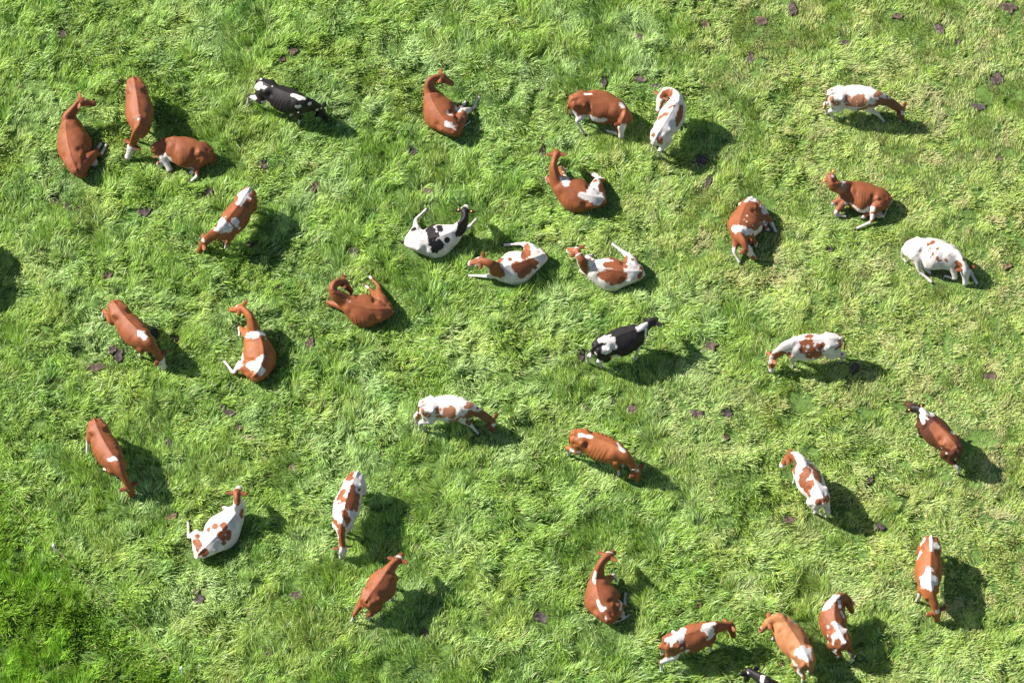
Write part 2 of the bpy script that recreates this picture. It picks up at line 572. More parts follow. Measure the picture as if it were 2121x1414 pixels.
    tree = BVHTree.FromPolygons([Vector(c) for c in co], [tuple(p.vertices) for p in body.polygons])
    nose_dark = spec.get('nose', (.30, .15, .12))
    for c_, strokes in spec.get('pat', []):
        pts = []
        for (x, y, rr) in strokes:
            px, py = ox + x / k, oy + y / k
            dr = ray(px, py)
            hit = tree.ray_cast(CAM, dr)
            if hit[0] is None:
                g = P(px, py, zz[1] * .6)
                hit = tree.find_nearest(g)
            h = hit[0]
            pts.append((h, (rr * (1.2 if len(strokes) > 1 else 1.02) + (.8 if len(strokes) > 1 else .3) * k) / k * (h - CAM).dot(FWD) / F_PX))
        jk = 1.0 if len(pts) > 1 else .4
        if len(pts) == 1: pts = pts * 2
        dmin = np.full(nv, 9.0)
        for (a, ra), (b, rb) in zip(pts[:-1], pts[1:]):
            if (a - b).length > .75: continue
            dmin = np.minimum(dmin, segd(a, b, ra, rb))
        rm = min(.06, np.mean([p[1] for p in pts]) * .55)
        paint(np.clip(.5 - (dmin + jag * rm * jk) / .016, 0, 1), c_)
    face = spec.get('face')
    if face == 'w':
        paint(inhead * sstep(.0, .10, ht + jag * .06) * sstep(-.05, -.02, hu + jag * .02), 'w')
    elif face == 'b':
        paint(inhead * sstep(.02, .10, ht) * (hu > 0) * np.clip(.5 - (np.abs(hs) - .034 + jag * .02) / .016, 0, 1), 'w')
    if face:
        pass
    m_ = (inhead * sstep(.88, .94, ht))[:, None] * .8
    col[:] = col * (1 - m_) + np.array(nose_dark) * m_
    # poll crest tuft
    for pl, kind_ in legs:
        h = np.array(pl[-1])
        m_ = (np.linalg.norm(co - h, axis=1) < .062) & (co[:, 2] < .11)
        col[m_] = (.085, .065, .055)
    # tail colour
    tc_ = spec.get('tailc')
    if tc_:
        dmin = np.full(nv, 9.0)
        for i in range(1, len(tl) - 1): dmin = np.minimum(dmin, segd(tl[i], tl[i + 1], .05, .07))
        paint(np.clip(.5 - dmin / .02, 0, 1), tc_)
    base = Vector((T[1].x, T[1].y, 0))
    # ---- ears, joined into the body mesh
    EV, EF = [], []
    droop = spec.get('droop', .25)
    ear_tips = []
    for sd in (-1, 1):
        a = hc + sh * (sd * .075) + uh * .045 - d * .01
        dirv = (sh * sd + Vector((0, 0, -1)) * droop * .6 - d * .12).normalized()
        nrm = (uh * .5 - d * .6); nrm = (nrm - dirv * nrm.dot(dirv)).normalized()
        wv = dirv.cross(nrm).normalized()
        rings = []
        for q, (f, ww) in enumerate(((0, .026), (.12, .040), (.35, .060), (.6, .064), (.82, .046), (.98, .016))):
            c = a + dirv * (f * .225) + nrm * (-.018 * math.sin(f * 3.1))
            rings.append([c + wv * (ww * math.cos(2 * math.pi * j / 8)) + nrm * (.011 * math.sin(2 * math.pi * j / 8)) for j in range(8)])
        ring_loft(rings, EV, EF)
        ear_tips.append((a, dirv, nrm, wv))
    ecol = np.array(COL[spec.get('earc', 'r' if spec['coat'] == 'w' else spec['coat'])]) * .9
    allV = np.vstack([co, np.array([tuple(v) for v in EV])]) - np.array(base)
    faces = [tuple(p.vertices) for p in body.polygons] + [tuple(i + nv for i in f) for f in EF]
    bpy.data.meshes.remove(body)
    bm_ = bpy.data.meshes.new('cow_body')
    bm_.from_pydata(allV.tolist(), [], faces)
    bm_.polygons.foreach_set('use_smooth', [True] * len(bm_.polygons))
    bm_.materials.append(M_COAT)
    allc = np.ones((len(allV), 4)); allc[:nv, :3] = col; allc[nv:, :3] = ecol
    at = bm_.color_attributes.new('coat', 'FLOAT_COLOR', 'POINT')
    at.data.foreach_set('color', allc.ravel())
    root = bpy.data.objects.new('cow', None); C.objects.link(root); root.location = base
    root.empty_display_size = .5
    tag(root, spec['label'], 'cow', 'dairy cows scattered over the pasture')
    ob = bpy.data.objects.new('body', bm_); C.objects.link(ob); ob.parent = root
    # eyes
    for sd in (-1, 1):
        EV2, EF2 = [], []
        ball(hc + d * (.25 * hl) + sh * (sd * .103) + uh * .052 - base, .026, EV2, EF2, n=8, m=6)
        link_mesh('eye', EV2, EF2, M_EYE, root)
    if spec.get('tags', 1):
        for (a, dirv, nrm, wv) in ear_tips:
            TV, TF = [], []
            bt = spec.get('bigtag'); c = a + dirv * .10 - nrm * .022 - wv * .012 - base
            if bt: c = a + dirv * .11 + nrm * .016 - base
            pts = [(-.017, -.016), (.017, -.016), (.022, .014), (.008, .028), (-.008, .028), (-.022, .014)]
            if bt: pts = [(x * 1.1, y * 1.1) for x, y in pts]
            rings = [[c + wv * y + dirv * x + nrm * z for x, y in pts] for z in (0, .006)]
            ring_loft(rings, TV, TF)
            link_mesh('ear_tag', TV, TF, M_TAG, root, smooth=False)
    if spec.get('collar'):
        CV, CF = [], []
        i = int(len(NP) * .80); p = NP[i]; t = (NP[i + 1] - NP[i - 1]).normalized()
        s = t.cross(Vector((0, 0, 1))).normalized(); up = s.cross(t)
        n = 24
        rr = []
        for (o_, r_) in ((-.018, 0), (-.018, .008), (.018, .008), (.018, 0)):
            rr.append([p + t * o_ + s * ((.096 + r_) * math.cos(2 * math.pi * j / n)) + up * ((.132 + r_) * math.sin(2 * math.pi * j / n)) - base for j in range(n)])
        ring_loft(rr, CV, CF, close=False)
        link_mesh('collar', CV, CF, M_COLLAR, root)
    # footprint for the grass
    if st:
        for h in FOOTL: FOOT.append((h.x, h.y, .16, .9))
        FOOT.append((muz.x, muz.y, .22, .5))
        for u in (.1, .3, .5, .7, .9): 
            q = ridge(u); FOOT.append((q.x, q.y, .42, .35))
    else:
        for u in np.linspace(-.05, 1.1, 8):
            q = tp(u, (.08 if roll > 0 else -.08), .5); FOOT.append((q.x, q.y, .55, 1.0))
        for pl, kd in legs:
            for i in range(len(pl) - 1):
                for f in (0, .5, 1):
                    q = pl[i].lerp(pl[i + 1], f); FOOT.append((q.x, q.y, .17, .9))
        if muz.z < .4: FOOT.append((muz.x, muz.y, .3, .8))
    return root

A = (90, 130, 5.237); B7 = (500, 140, 6.4); B8 = (390, 370, 5.27); Cc = (820, 120, 5.05); D = (1110, 160, 5.05)
E = (1680, 150, 7.071); Fc = (1480, 340, 5.05); G5 = (820, 410, 6.895); G6 = (950, 480, 3.278); Hc = (1840, 460, 7.071)
I = (190, 590, 5.3025); J = (650, 540, 8.84); K = (1180, 630, 7.07); Lc = (1560, 660, 7.07)
N = (1140, 850, 7.442); O3 = (1600, 920, 5.27); O4 = (1860, 820, 4.98); Qc = (150, 840, 6.15); R = (370, 980, 7.07)
Tc = (660, 950, 6.15); U = (700, 1120, 5.892); Vc = (1180, 1110, 7.07); W1 = (1350, 1250, 5.376); W2 = (1540, 1210, 4.392)
X = (1850, 1080, 5.89)

pat10 = [('n', [(1345, 545, 50), (1310, 640, 60), (1260, 540, 70), (1180, 450, 70), (1090, 450, 60), (1010, 420, 45), (985, 490, 55), (980, 550, 50)]),
         ('n', [(1340, 690, 45), (1310, 600, 40)]), ('m', [(1000, 305, 52), (955, 340, 26)]), ('m', [(1115, 355, 24)]), ('m', [(540, 375, 34), (520, 415, 28)]),
         ('m', [(640, 390, 28), (620, 470, 32), (520, 480, 20)]), ('m', [(730, 385, 55), (730, 460, 55)]),
         ('m', [(860, 480, 18), (790, 530, 26), (720, 545, 26)]), ('m', [(960, 450, 9), (900, 495, 9)]), ('m', [(385, 455, 30), (340, 470, 18)]),
         ('m', [(300, 380, 24), (310, 440, 20)]), ('m', [(300, 265, 24)]), ('m', [(590, 185, 14)]), ('m', [(820, 190, 11)]),
         ('w', [(1365, 600, 24), (1385, 720, 14)])]

COWS = [
 dict(crop=A, pose='l', coat='r', top=[(345, 1150), (258, 870), (238, 600)], roll=.34, poll=(395, 400, 1.1), muz=(545, 425, .95), w=1.06,
      H=[[(590, 950, .25), (620, 1000, .12), (690, 880, .05)], [(570, 980, .12), (590, 930, .08), (635, 865, .05)]], udder=(550, 1085, .12), belly=False,
      pat=[('w', [(455, 400, 12)])], nose=(.04, .03, .03), label='plain red-brown lying cow at the far left of the top row'),
 dict(crop=A, pose='g', coat='r', top=[(975, 155), (1015, 380), (1040, 620)], poll=(955, 895, .62), muz=(885, 1065, .10), face='w', w=1.12,
      hoof={'FL': (1120, 745)}, pat=[('w', [(1028, 612, 14)]), ('w', [(1045, 570, 6)])], ears=[(870, 850), (1045, 925)],
      label='grazing red-brown cow with an all white face, standing between two lying brown cows'),
 dict(crop=A, pose='l', coat='r', top=[(1825, 930), (1590, 840), (1345, 815)], z=(.62, .80, .78), roll=-.36, neck=[(1200, 930, .55)], poll=(1285, 985, .45), muz=(1385, 1185, .10),
      ears=[(1235, 1080), (1375, 1040)], H=[[(1640, 1010, .42), (1665, 1225, .12), (1590, 1300, .05)], [(1610, 1150, .1), (1620, 1190, .08), (1560, 1190, .05)]],
      F=[[(1240, 1100, .15), (1300, 1120, .08)]], udder=(1580, 1110, .14), face='w', pat=[('r', [(1300, 1085, 26)]), ('r', [(1345, 1110, 16)]), ('w', [(1370, 1040, 22)])],
      label='brown cow curled up asleep with its white muzzle tucked by its belly'),
 dict(crop=B7, pose='g', coat='k', top=[(235, 165), (520, 295), (800, 400)], poll=(1065, 560, .62), muz=(1165, 705, .2), ribs=1.5, earc='k',
      hoof={'HR': (90, 510), 'FR': (770, 760), 'FL': (655, 650)},
      pat=[('w', [(260, 150, 10), (250, 215, 22), (190, 275, 26), (330, 262, 9)]), ('w', [(410, 248, 8)]), ('w', [(690, 360, 22), (770, 390, 26), (830, 415, 14)]),
           ('w', [(905, 480, 26)]), ('w', [(742, 522, 20), (775, 515, 12)]), ('w', [(755, 598, 8)]), ('w', [(830, 655, 20)]), ('w', [(1065, 680, 20)]), ('w', [(650, 620, 28)]),
           ('w', [(180, 400, 26), (105, 420, 26), (90, 500, 25)]), ('w', [(300, 460, 26), (322, 510, 18)]), ('w', [(1175, 590, 12)])],
      label='black cow with a white rump patch grazing alone near the top left'),
 dict(crop=B8, pose='g', coat='r', top=[(660, 105), (530, 305), (375, 500)], poll=(150, 690, .58), muz=(72, 795, .10), ears=[(165, 600), (180, 785)], ribs=1.2,
      hoof={'FL': (400, 775), 'HL': (705, 310)},
      pat=[('w', [(680, 100, 20), (600, 165, 50), (570, 270, 20), (530, 262, 12)]), ('w', [(640, 200, 10), (680, 220, 8)]),
           ('w', [(350, 460, 36), (385, 520, 46), (450, 545, 34), (300, 560, 14)]), ('w', [(515, 470, 36), (540, 520, 8)]), ('w', [(560, 540, 14)]), ('w', [(405, 415, 8)]),
           ('w', [(98, 695, 22), (85, 740, 14)])],
      label='brown cow with white saddle marks on rump and shoulders, grazing towards the lower left'),
 dict(crop=Cc, pose='l', coat='r', top=[(620, 745), (440, 560), (342, 345)], roll=.34, neck=[(360, 245, .95)], poll=(475, 180, 1.05), muz=(595, 245, .82), ears=[(510, 100), (535, 275)], w=1.05,
      H=[[(745, 520, .32), (810, 535, .15), (877, 400, .05)], [(690, 500, .15), (700, 510, .1), (735, 450, .05)]], tail=[(650, 775, .3), (705, 725, .10), (780, 660, .08)], tailc='w',
      pat=[('w', [(640, 520, 22), (665, 560, 18)]), ('w', [(545, 575, 18), (575, 595, 9)]), ('w', [(530, 685, 20), (580, 710, 23), (610, 745, 10)]), ('w', [(710, 615, 8)]),
           ('w', [(665, 500, 18), (740, 540, 32), (800, 510, 30)])], nose=(.03, .02, .02),
      label='brown cow lying with neck arched to the right and white hind legs out, top centre'),
 dict(crop=D, pose='x', kneel=1, coat='r', z=(1.18, 1.12, 1.02), top=[(390, 215), (640, 205), (905, 310)], poll=(915, 480, .72), muz=(910, 675, .10), face='w', ears=[(850, 540), (985, 460)],
      hoof={'HR': (510, 600)}, F=[[(860, 590, .14), (735, 560, .08)], [(900, 480, .25), (860, 520, .08)]], w=1.04,
      pat=[('w', [(515, 178, 12), (575, 174, 9)]), ('w', [(890, 280, 23), (915, 310, 14)]), ('w', [(540, 440, 24), (620, 480, 20), (720, 490, 20)]),
           ('w', [(500, 420, 26), (500, 500, 30), (515, 590, 24)]), ('w', [(395, 360, 14), (420, 440, 16)]), ('w', [(790, 575, 16), (840, 595, 12)])],
      label='white-faced brown cow down on its front knees beside a white cow'),
 dict(crop=D, pose='u', coat='w', top=[(1270, 590), (1400, 380), (1480, 215)], neck=[(1420, 165, 1.18), (1360, 150, 1.15)], poll=(1300, 195, 1.05), muz=(1252, 370, .62), ears=[(1275, 130), (1350, 215)],
      hoof={'HR': (1300, 840), 'HL': (1255, 720)}, tags=1,
      pat=[('r', [(1405, 165, 34), (1350, 175, 34), (1315, 205, 16)]), ('r', [(1335, 260, 20), (1315, 310, 18)]), ('r', [(1450, 245, 12)]),
           ('r', [(1400, 315, 12), (1450, 300, 10)]), ('r', [(1340, 390, 22), (1370, 385, 20), (1290, 425, 15)]),
           ('r', [(1520, 320, 24), (1510, 400, 36), (1480, 450, 30), (1475, 510, 10)]), ('k', [(1562, 230, 12)]), ('r', [(1225, 600, 26)]), ('r', [(1300, 650, 26), (1305, 690, 12)])],
      label='white cow with brown blotches standing with its head turned back along its flank'),
 dict(crop=D, pose='l', coat='r', top=[(700, 1255), (450, 1205), (225, 1075)], roll=.30, poll=(215, 790, 1.18), muz=(245, 760, .74), neck=[(185, 930, 1.02)], ears=[(115, 805), (325, 805)], w=1.04,
      F=[[(110, 1050, .2), (125, 1110, .06)], [(255, 945, .22), (320, 970, .1)]], H=[[(640, 1050, .3), (712, 1080, .12), (600, 1000, .06)], [(650, 1060, .15), (680, 1075, .08), (575, 1010, .05)]],
      pat=[('w', [(285, 1065, 28), (320, 1110, 32), (335, 1030, 22)]), ('w', [(290, 992, 13)]),
           ('w', [(620, 1030, 45), (620, 1110, 36), (605, 1180, 36), (560, 1250, 40), (640, 1270, 55), (690, 1240, 28)]), ('w', [(470, 1230, 18), (520, 1250, 30)]), ('w', [(550, 1080, 13)]),
           ('r', [(615, 1085, 26)]), ('r', [(680, 1150, 36)]), ('w', [(245, 755, 24)])],
      label='brown and white lying cow with a long raised neck, seen from behind its ears'),
 dict(crop=E, pose='g', coat='w', top=[(300, 290), (620, 250), (930, 285)], poll=(1345, 545, .62), muz=(1375, 725, .12), ears=[(1355, 440), (1225, 650)], ribs=.7,
      hoof={'HR': (335, 690), 'HL': (235, 615), 'FR': (1125, 735)}, pat=pat10, tailc='r',
      label='white cow with brown blotches and brown neck grazing at the top right'),
 dict(crop=Fc, pose='l', coat='r', top=[(388, 335), (290, 500), (248, 690)], z=(.68, .84, .86), roll=-.30, poll=(340, 865, .62), muz=(450, 1010, .10), ears=[(300, 870), (375, 795)], w=1.04,
      F=[[(205, 920, .25), (270, 1038, .05)], [(435, 820, .2), (430, 870, .06)]], H=[[(525, 490, .42), (600, 620, .15), (652, 728, .05)], [(530, 640, .12), (550, 680, .08), (590, 700, .05)]],
      pat=[('w', [(385, 320, 28), (400, 360, 50), (340, 380, 22)]), ('w', [(260, 410, 14)]), ('w', [(200, 680, 28), (300, 690, 32), (380, 720, 22)]), ('w', [(500, 440, 22), (520, 500, 28), (550, 480, 26)]),
           ('w', [(515, 600, 12), (490, 670, 18), (430, 720, 26)]), ('w', [(340, 540, 8)]), ('w', [(335, 600, 8)]), ('w', [(400, 643, 7)]), ('w', [(480, 610, 6)]), ('w', [(310, 580, 5)]),
           ('w', [(380, 880, 30), (410, 930, 30), (445, 1010, 30)]), ('r', [(400, 970, 20)]), ('w', [(210, 910, 28), (240, 980, 28)])],
      label='brown cow with a white rump and blazed face, lying head towards the viewer'),
 dict(crop=Fc, pose='l', coat='r', top=[(1835, 325), (1620, 225), (1395, 195)], roll=-.34, neck=[(1235, 225, .95)], poll=(1200, 130, 1.12), muz=(1315, 238, .95), bigtag=1, ears=[(1120, 125), (1300, 135)],
      F=[[(1258, 525, .14), (1385, 548, .05)], [(1230, 410, .25), (1280, 430, .18)]], H=[[(1650, 470, .45), (1640, 600, .12), (1470, 682, .05)], [(1570, 530, .12), (1560, 550, .1), (1530, 570, .05)]],
      udder=(1715, 525, .12), tail=[(1855, 380, .4), (1800, 480, .1), (1765, 560, .06)], tailc='w',
      pat=[('w', [(1360, 165, 32), (1345, 200, 20)]), ('w', [(1240, 425, 26)]), ('w', [(1265, 500, 18)]), ('w', [(1340, 548, 18)]),
           ('w', [(1400, 440, 11), (1440, 480, 11), (1540, 500, 18), (1620, 470, 26), (1660, 470, 20)]), ('w', [(1600, 590, 24), (1520, 640, 22)]), ('w', [(1235, 125, 15)])],
      label='brown cow lying on the right, looking back over its white shoulder patch'),
 dict(crop=G5, pose='l', coat='w', top=[(165, 600), (520, 570), (860, 450)], roll=-.30, poll=(985, 160, 1.18), muz=(985, 110, .72), neck=[(985, 300, 1.0)], ears=[(895, 195), (1070, 210)], earc='k', bigtag=1,
      H=[[(300, 400, .4), (285, 312, .15), (448, 148, .05)]], F=[[(1030, 430, .15), (1168, 285, .05)]], tail=[(120, 630, .2), (50, 615, .06)], tailc='k',
      pat=[('k', [(985, 170, 60), (990, 280, 75), (970, 400, 80), (940, 480, 70)]), ('k', [(1000, 450, 50)]), ('k', [(900, 500, 42), (905, 440, 20)]),
           ('k', [(470, 340, 44), (540, 345, 46), (480, 440, 56), (520, 540, 56), (440, 365, 32)]), ('k', [(520, 545, 50), (585, 525, 26)]), ('k', [(620, 410, 32), (630, 450, 32)]), ('k', [(675, 348, 26)]),
           ('k', [(800, 315, 22), (870, 345, 46)]), ('k', [(335, 388, 40)]), ('k', [(250, 440, 43)]), ('k', [(500, 650, 40), (620, 670, 60), (560, 720, 60)]), ('k', [(730, 600, 40)]),
           ('w', [(985, 105, 32)])],
      label='white cow with black blotches and a black neck lying in the middle of the field'),
 dict(crop=G6, pose='l', coat='w', top=[(585, 145), (430, 203), (275, 238)], roll=.26, poll=(150, 188, .98), muz=(58, 205, .72), neck=[(210, 215, .93)], ears=[(170, 140), (150, 235)], w=1.04,
      H=[[(450, 80, .35), (430, 82, .18), (300, 90, .05)]], F=[[(190, 302, .12), (52, 298, .05)]],
      pat=[('r', [(150, 190, 24), (200, 212, 28), (240, 240, 33), (260, 285, 38)]), ('r', [(250, 205, 22), (280, 185, 18)]), ('r', [(350, 130, 28), (400, 110, 28), (460, 95, 18), (460, 150, 28), (440, 170, 18)]),
           ('r', [(350, 185, 16)]), ('r', [(400, 240, 32), (440, 250, 46), (500, 220, 34)]), ('r', [(430, 290, 30)]), ('r', [(590, 110, 18), (600, 150, 20)]), ('r', [(500, 232, 24)]),
           ('w', [(350, 160, 16), (390, 175, 16), (410, 190, 11)]), ('w', [(435, 112, 5)]), ('w', [(505, 262, 11)]),
           ('r', [(85, 208, 18), (130, 200, 16)]), ('w', [(128, 170, 13), (80, 190, 11)])],
      label='brown and white lying cow with one white front leg stretched straight forward'),
 dict(crop=G6, pose='l', coat='w', top=[(1240, 265), (1065, 262), (895, 228)], roll=.28, poll=(800, 120, 1.1), muz=(738, 105, .82), neck=[(830, 185, .98)], ears=[(868, 112), (775, 185)], collar=1,
      H=[[(1150, 150, .4), (1118, 138, .14), (1035, 76, .05)]], F=[[(870, 168, .18), (905, 160, .1)], [(830, 262, .2), (848, 285, .08)]],
      pat=[('r', [(805, 130, 22), (825, 180, 27), (850, 230, 28), (858, 280, 20)]), ('r', [(890, 185, 14)]), ('r', [(1000, 175, 30), (1060, 180, 44), (1110, 180, 26), (1080, 225, 34), (1010, 225, 20)]),
           ('r', [(1130, 235, 18)]), ('r', [(960, 290, 18), (1020, 300, 40), (1090, 310, 44), (1050, 335, 30)]), ('r', [(1180, 187, 11)]), ('r', [(1242, 245, 14), (1230, 295, 18)]),
           ('r', [(770, 130, 18), (750, 112, 12)]), ('w', [(775, 98, 15), (748, 94, 9)])],
      label='white and brown lying cow with a hind leg kicked up, right of the middle'),
 dict(crop=Hc, pose='l', coat='w', top=[(275, 300), (640, 275), (1010, 410)], z=(.70, .86, .88), roll=.30, poll=(1140, 690, .62), muz=(1150, 955, .10), ears=[(1010, 745), (1255, 690)], w=1.02,
      H=[[(450, 590, .42), (455, 720, .15), (650, 890, .05)], [(570, 690, .1), (600, 730, .08), (625, 775, .05)]], F=[[(985, 825, .14), (800, 780, .06)], [(1200, 730, .2), (1315, 925, .05)]],
      face='w', pat=[('r', [(600, 325, 19), (655, 290, 23)]), ('r', [(745, 265, 11)]), ('r', [(550, 370, 8)]), ('r', [(610, 385, 13)]), ('r', [(590, 420, 10)]), ('r', [(640, 390, 8)]),
           ('r', [(655, 460, 10), (650, 485, 8)]), ('r', [(620, 515, 10)]), ('r', [(715, 395, 10), (735, 380, 6)]), ('r', [(720, 530, 15), (740, 570, 11), (775, 560, 8)]),
           ('r', [(835, 550, 13), (865, 580, 7)]), ('r', [(890, 490, 11)]), ('r', [(1000, 590, 22), (1050, 620, 36), (1000, 680, 18)]), ('r', [(1110, 545, 32)]), ('r', [(1030, 750, 22)]),
           ('r', [(1225, 710, 16)])],
      label='almost all white cow with small red flecks lying at the right edge'),
 dict(crop=I, pose='g', coat='r', top=[(238, 175), (395, 380), (585, 565)], poll=(765, 800, .62), muz=(835, 930, .10), face='w', ears=[(700, 890), (815, 700)], hoof={'HR': (125, 365), 'FR': (535, 790)}, ribs=1.3,
      pat=[('w', [(545, 530, 33), (580, 570, 23)]), ('w', [(600, 735, 14)])],
      label='brown cow with a white face and one white shoulder patch grazing at the left'),
 dict(crop=I, pose='l', coat='o', top=[(1790, 985), (1885, 760), (1810, 480)], roll=-.30, poll=(1640, 235, 1.1), muz=(1530, 245, .88), neck=[(1740, 350, 1.0)], ears=[(1745, 215), (1640, 335)], w=1.02,
      H=[[(1600, 850, .35), (1560, 965, .12), (1448, 825, .05)]], F=[[(1622, 460, .2), (1625, 560, .1)]], tail=[(1790, 1020, .25), (1735, 1045, .10)],
      pat=[('w', [(1700, 550, 22), (1790, 550, 32), (1880, 525, 30)]), ('w', [(1910, 590, 14)]), ('w', [(1600, 760, 22), (1640, 800, 26), (1590, 860, 46), (1560, 940, 28), (1490, 840, 25)]),
           ('w', [(1870, 800, 22), (1800, 890, 46), (1730, 880, 26)]), ('w', [(1850, 940, 38), (1800, 900, 30)]), ('w', [(1650, 880, 14)]), ('w', [(1610, 480, 20)]), ('w', [(1590, 230, 14)])],
      label='orange-brown cow with white shoulder band lying with its long neck bent to the left'),
 dict(crop=J, pose='l', coat='r', top=[(1400, 870), (970, 860), (570, 710)], roll=.30, neck=[(350, 560, .92), (400, 410, .98)], poll=(575, 365, .92), muz=(715, 500, .60), ears=[(530, 250), (620, 540)],
      H=[[(1170, 560, .32), (1185, 460, .15), (1010, 275, .05)], [(1080, 580, .15), (1060, 550, .1), (920, 430, .05)]], F=[[(240, 750, .15), (330, 850, .08)]], legs=None, belly=False,
      pat=[('w', [(665, 360, 36), (710, 440, 42), (730, 500, 24)]), ('w', [(1030, 300, 34)]), ('w', [(970, 480, 38)]), ('w', [(612, 718, 9)]), ('w', [(665, 745, 9)])],
      label='plain dark red cow lying curled with its white nose resting on its side'),
 dict(crop=K, pose='u', coat='k', top=[(395, 590), (700, 460), (1020, 345)], poll=(1215, 235, 1.28), muz=(1265, 215, .85), ears=[(1090, 215), (1340, 305)], earc='k', w=1.08,
      hoof={'HR': (470, 925), 'HL': (275, 865), 'FR': (960, 815)},
      pat=[('w', [(550, 460, 36), (480, 520, 45), (620, 530, 36), (590, 610, 56), (520, 690, 45)]), ('w', [(590, 600, 50), (660, 630, 26)]), ('w', [(1100, 310, 40), (1010, 340, 34)]),
           ('w', [(1105, 330, 20), (1118, 420, 14), (1115, 490, 15), (1090, 570, 18)]), ('w', [(640, 760, 28), (700, 770, 28)]), ('w', [(440, 840, 45), (470, 910, 30)]), ('w', [(310, 740, 36), (280, 840, 30)]),
           ('w', [(1060, 640, 24), (990, 730, 30), (960, 800, 30)]), ('w', [(380, 720, 26)])],
      label='black cow with a white rump band and white collar mark, standing right of centre'),
 dict(crop=Lc, pose='g', coat='w', top=[(1262, 275), (900, 300), (575, 330)], poll=(250, 575, .60), muz=(212, 785, .12), ears=[(200, 480), (300, 730)], hoof={'HL': (1280, 630), 'FL': (580, 700)}, ribs=.8,
      tail=[(1320, 285, 1.15), (1345, 360, .85), (1335, 450, .6)], tailc='r',
      pat=[('r', [(240, 590, 50), (300, 560, 50), (360, 530, 50), (430, 500, 45), (470, 525, 38)]), ('r', [(290, 680, 45), (240, 700, 30)]), ('r', [(525, 500, 18), (530, 560, 22)]), ('r', [(590, 565, 14)]),
           ('r', [(750, 370, 55), (830, 350, 42), (780, 450, 75), (850, 500, 85), (830, 550, 45)]), ('r', [(850, 500, 60), (960, 530, 55)]), ('r', [(970, 420, 46), (1010, 390, 32)]), ('r', [(830, 255, 46), (790, 265, 26)]),
           ('r', [(950, 232, 14)]), ('r', [(1250, 230, 24)]), ('r', [(1265, 330, 24), (1275, 400, 18), (1210, 440, 22)]), ('r', [(1035, 470, 12)]), ('r', [(1300, 520, 20)]),
           ('w', [(800, 410, 24)]), ('w', [(780, 470, 14)]), ('w', [(740, 400, 8)]), ('w', [(820, 520, 8)]), ('w', [(190, 650, 26), (200, 740, 26)])],
      label='white cow with a large brown side patch grazing to the left, tail swung out'),
 dict(crop=(E[0] - 847.8, E[1] + 644.7, E[2]), pose='g', coat='w', top=[(300, 290), (620, 250), (930, 285)], poll=(1345, 545, .62), muz=(1375, 725, .12), ears=[(1355, 440), (1225, 650)], ribs=.7,
      hoof={'HR': (335, 690), 'HL': (235, 615), 'FR': (1125, 735)}, pat=pat10, tailc='r',
      label='white cow with brown blotches and brown neck grazing below the centre of the field'),
 dict(crop=N, pose='g', coat='o', top=[(365, 340), (720, 430), (1085, 595)], poll=(1345, 945, .62), muz=(1395, 1100, .12), ears=[(1225, 1050), (1460, 835)], hoof={'HR': (290, 690), 'HL': (465, 690), 'FR': (1065, 1000)}, ribs=2.0, collar=1,
      pat=[('w', [(450, 375, 23), (500, 380, 13), (600, 395, 25), (640, 400, 16)]), ('w', [(1040, 500, 11), (1100, 590, 27), (1140, 630, 14)]), ('w', [(290, 640, 42), (350, 600, 28)]), ('w', [(440, 640, 32)]),
           ('w', [(1045, 970, 42)]), ('w', [(1395, 1030, 24), (1400, 1090, 15)])],
      label='bony orange-brown cow with ribs showing and a thin neck strap, grazing'),
 dict(crop=O3, pose='u', coat='w', top=[(550, 580), (450, 370), (335, 180)], poll=(165, 125, .98), muz=(75, 205, .62), neck=[(245, 130, 1.12)], ears=[(190, 70), (150, 215)], hoof={'HL': (455, 745), 'HR': (590, 790)}, tailc='w',
      pat=[('r', [(90, 150, 45), (150, 140, 50), (220, 150, 38), (250, 190, 22), (235, 250, 28), (240, 310, 18)]), ('r', [(80, 200, 40)]), ('r', [(380, 290, 36), (340, 370, 46), (320, 440, 36), (400, 440, 46)]),
           ('r', [(360, 500, 22), (400, 550, 20)]), ('r', [(420, 230, 22), (470, 280, 27)]), ('r', [(480, 330, 36), (520, 390, 28), (500, 300, 22)]), ('r', [(510, 640, 34), (540, 610, 26)]),
           ('r', [(605, 590, 28), (600, 630, 18)]), ('w', [(275, 170, 15)]), ('w', [(90, 92, 14)])],
      label='white cow with brown flank patches and brown head, walking up to the left'),
 dict(crop=O4, pose='u', coat='d', top=[(615, 530), (450, 330), (290, 185)], neck=[(225, 145, 1.2)], poll=(170, 105, 1.24), muz=(140, 80, .82), ears=[(250, 70), (65, 140)], earc='k', bigtag=1, hoof={'HL': (620, 805), 'FL': (210, 400)},
      pat=[('k', [(165, 110, 45), (200, 150, 45), (210, 200, 40)]), ('w', [(270, 150, 40), (340, 180, 32), (250, 220, 36), (260, 260, 18)]), ('w', [(570, 385, 26), (600, 370, 18)]), ('w', [(470, 480, 6)]), ('w', [(450, 535, 6)]),
           ('w', [(500, 590, 11)]), ('w', [(600, 740, 24), (620, 790, 20)]), ('w', [(205, 395, 30)]), ('r', [(155, 68, 14)]), ('r', [(390, 330, 50), (450, 420, 60), (540, 480, 55)])], legs=None,
      label='dark brown cow with a black head and white shoulders standing at the right edge'),
 dict(crop=Qc, pose='g', coat='r', top=[(278, 170), (380, 410), (550, 690)], poll=(725, 1040, .60), muz=(790, 1190, .08), ears=[(580, 1045), (815, 945)], hoof={'HR': (195, 620), 'FR': (390, 800), 'FL': (565, 915)}, ribs=1.4,
      pat=[('w', [(470, 690, 18), (530, 668, 20), (570, 685, 9)]), ('w', [(715, 1078, 10)])],
      label='brown cow with one narrow white mark across its shoulders, grazing at the left'),
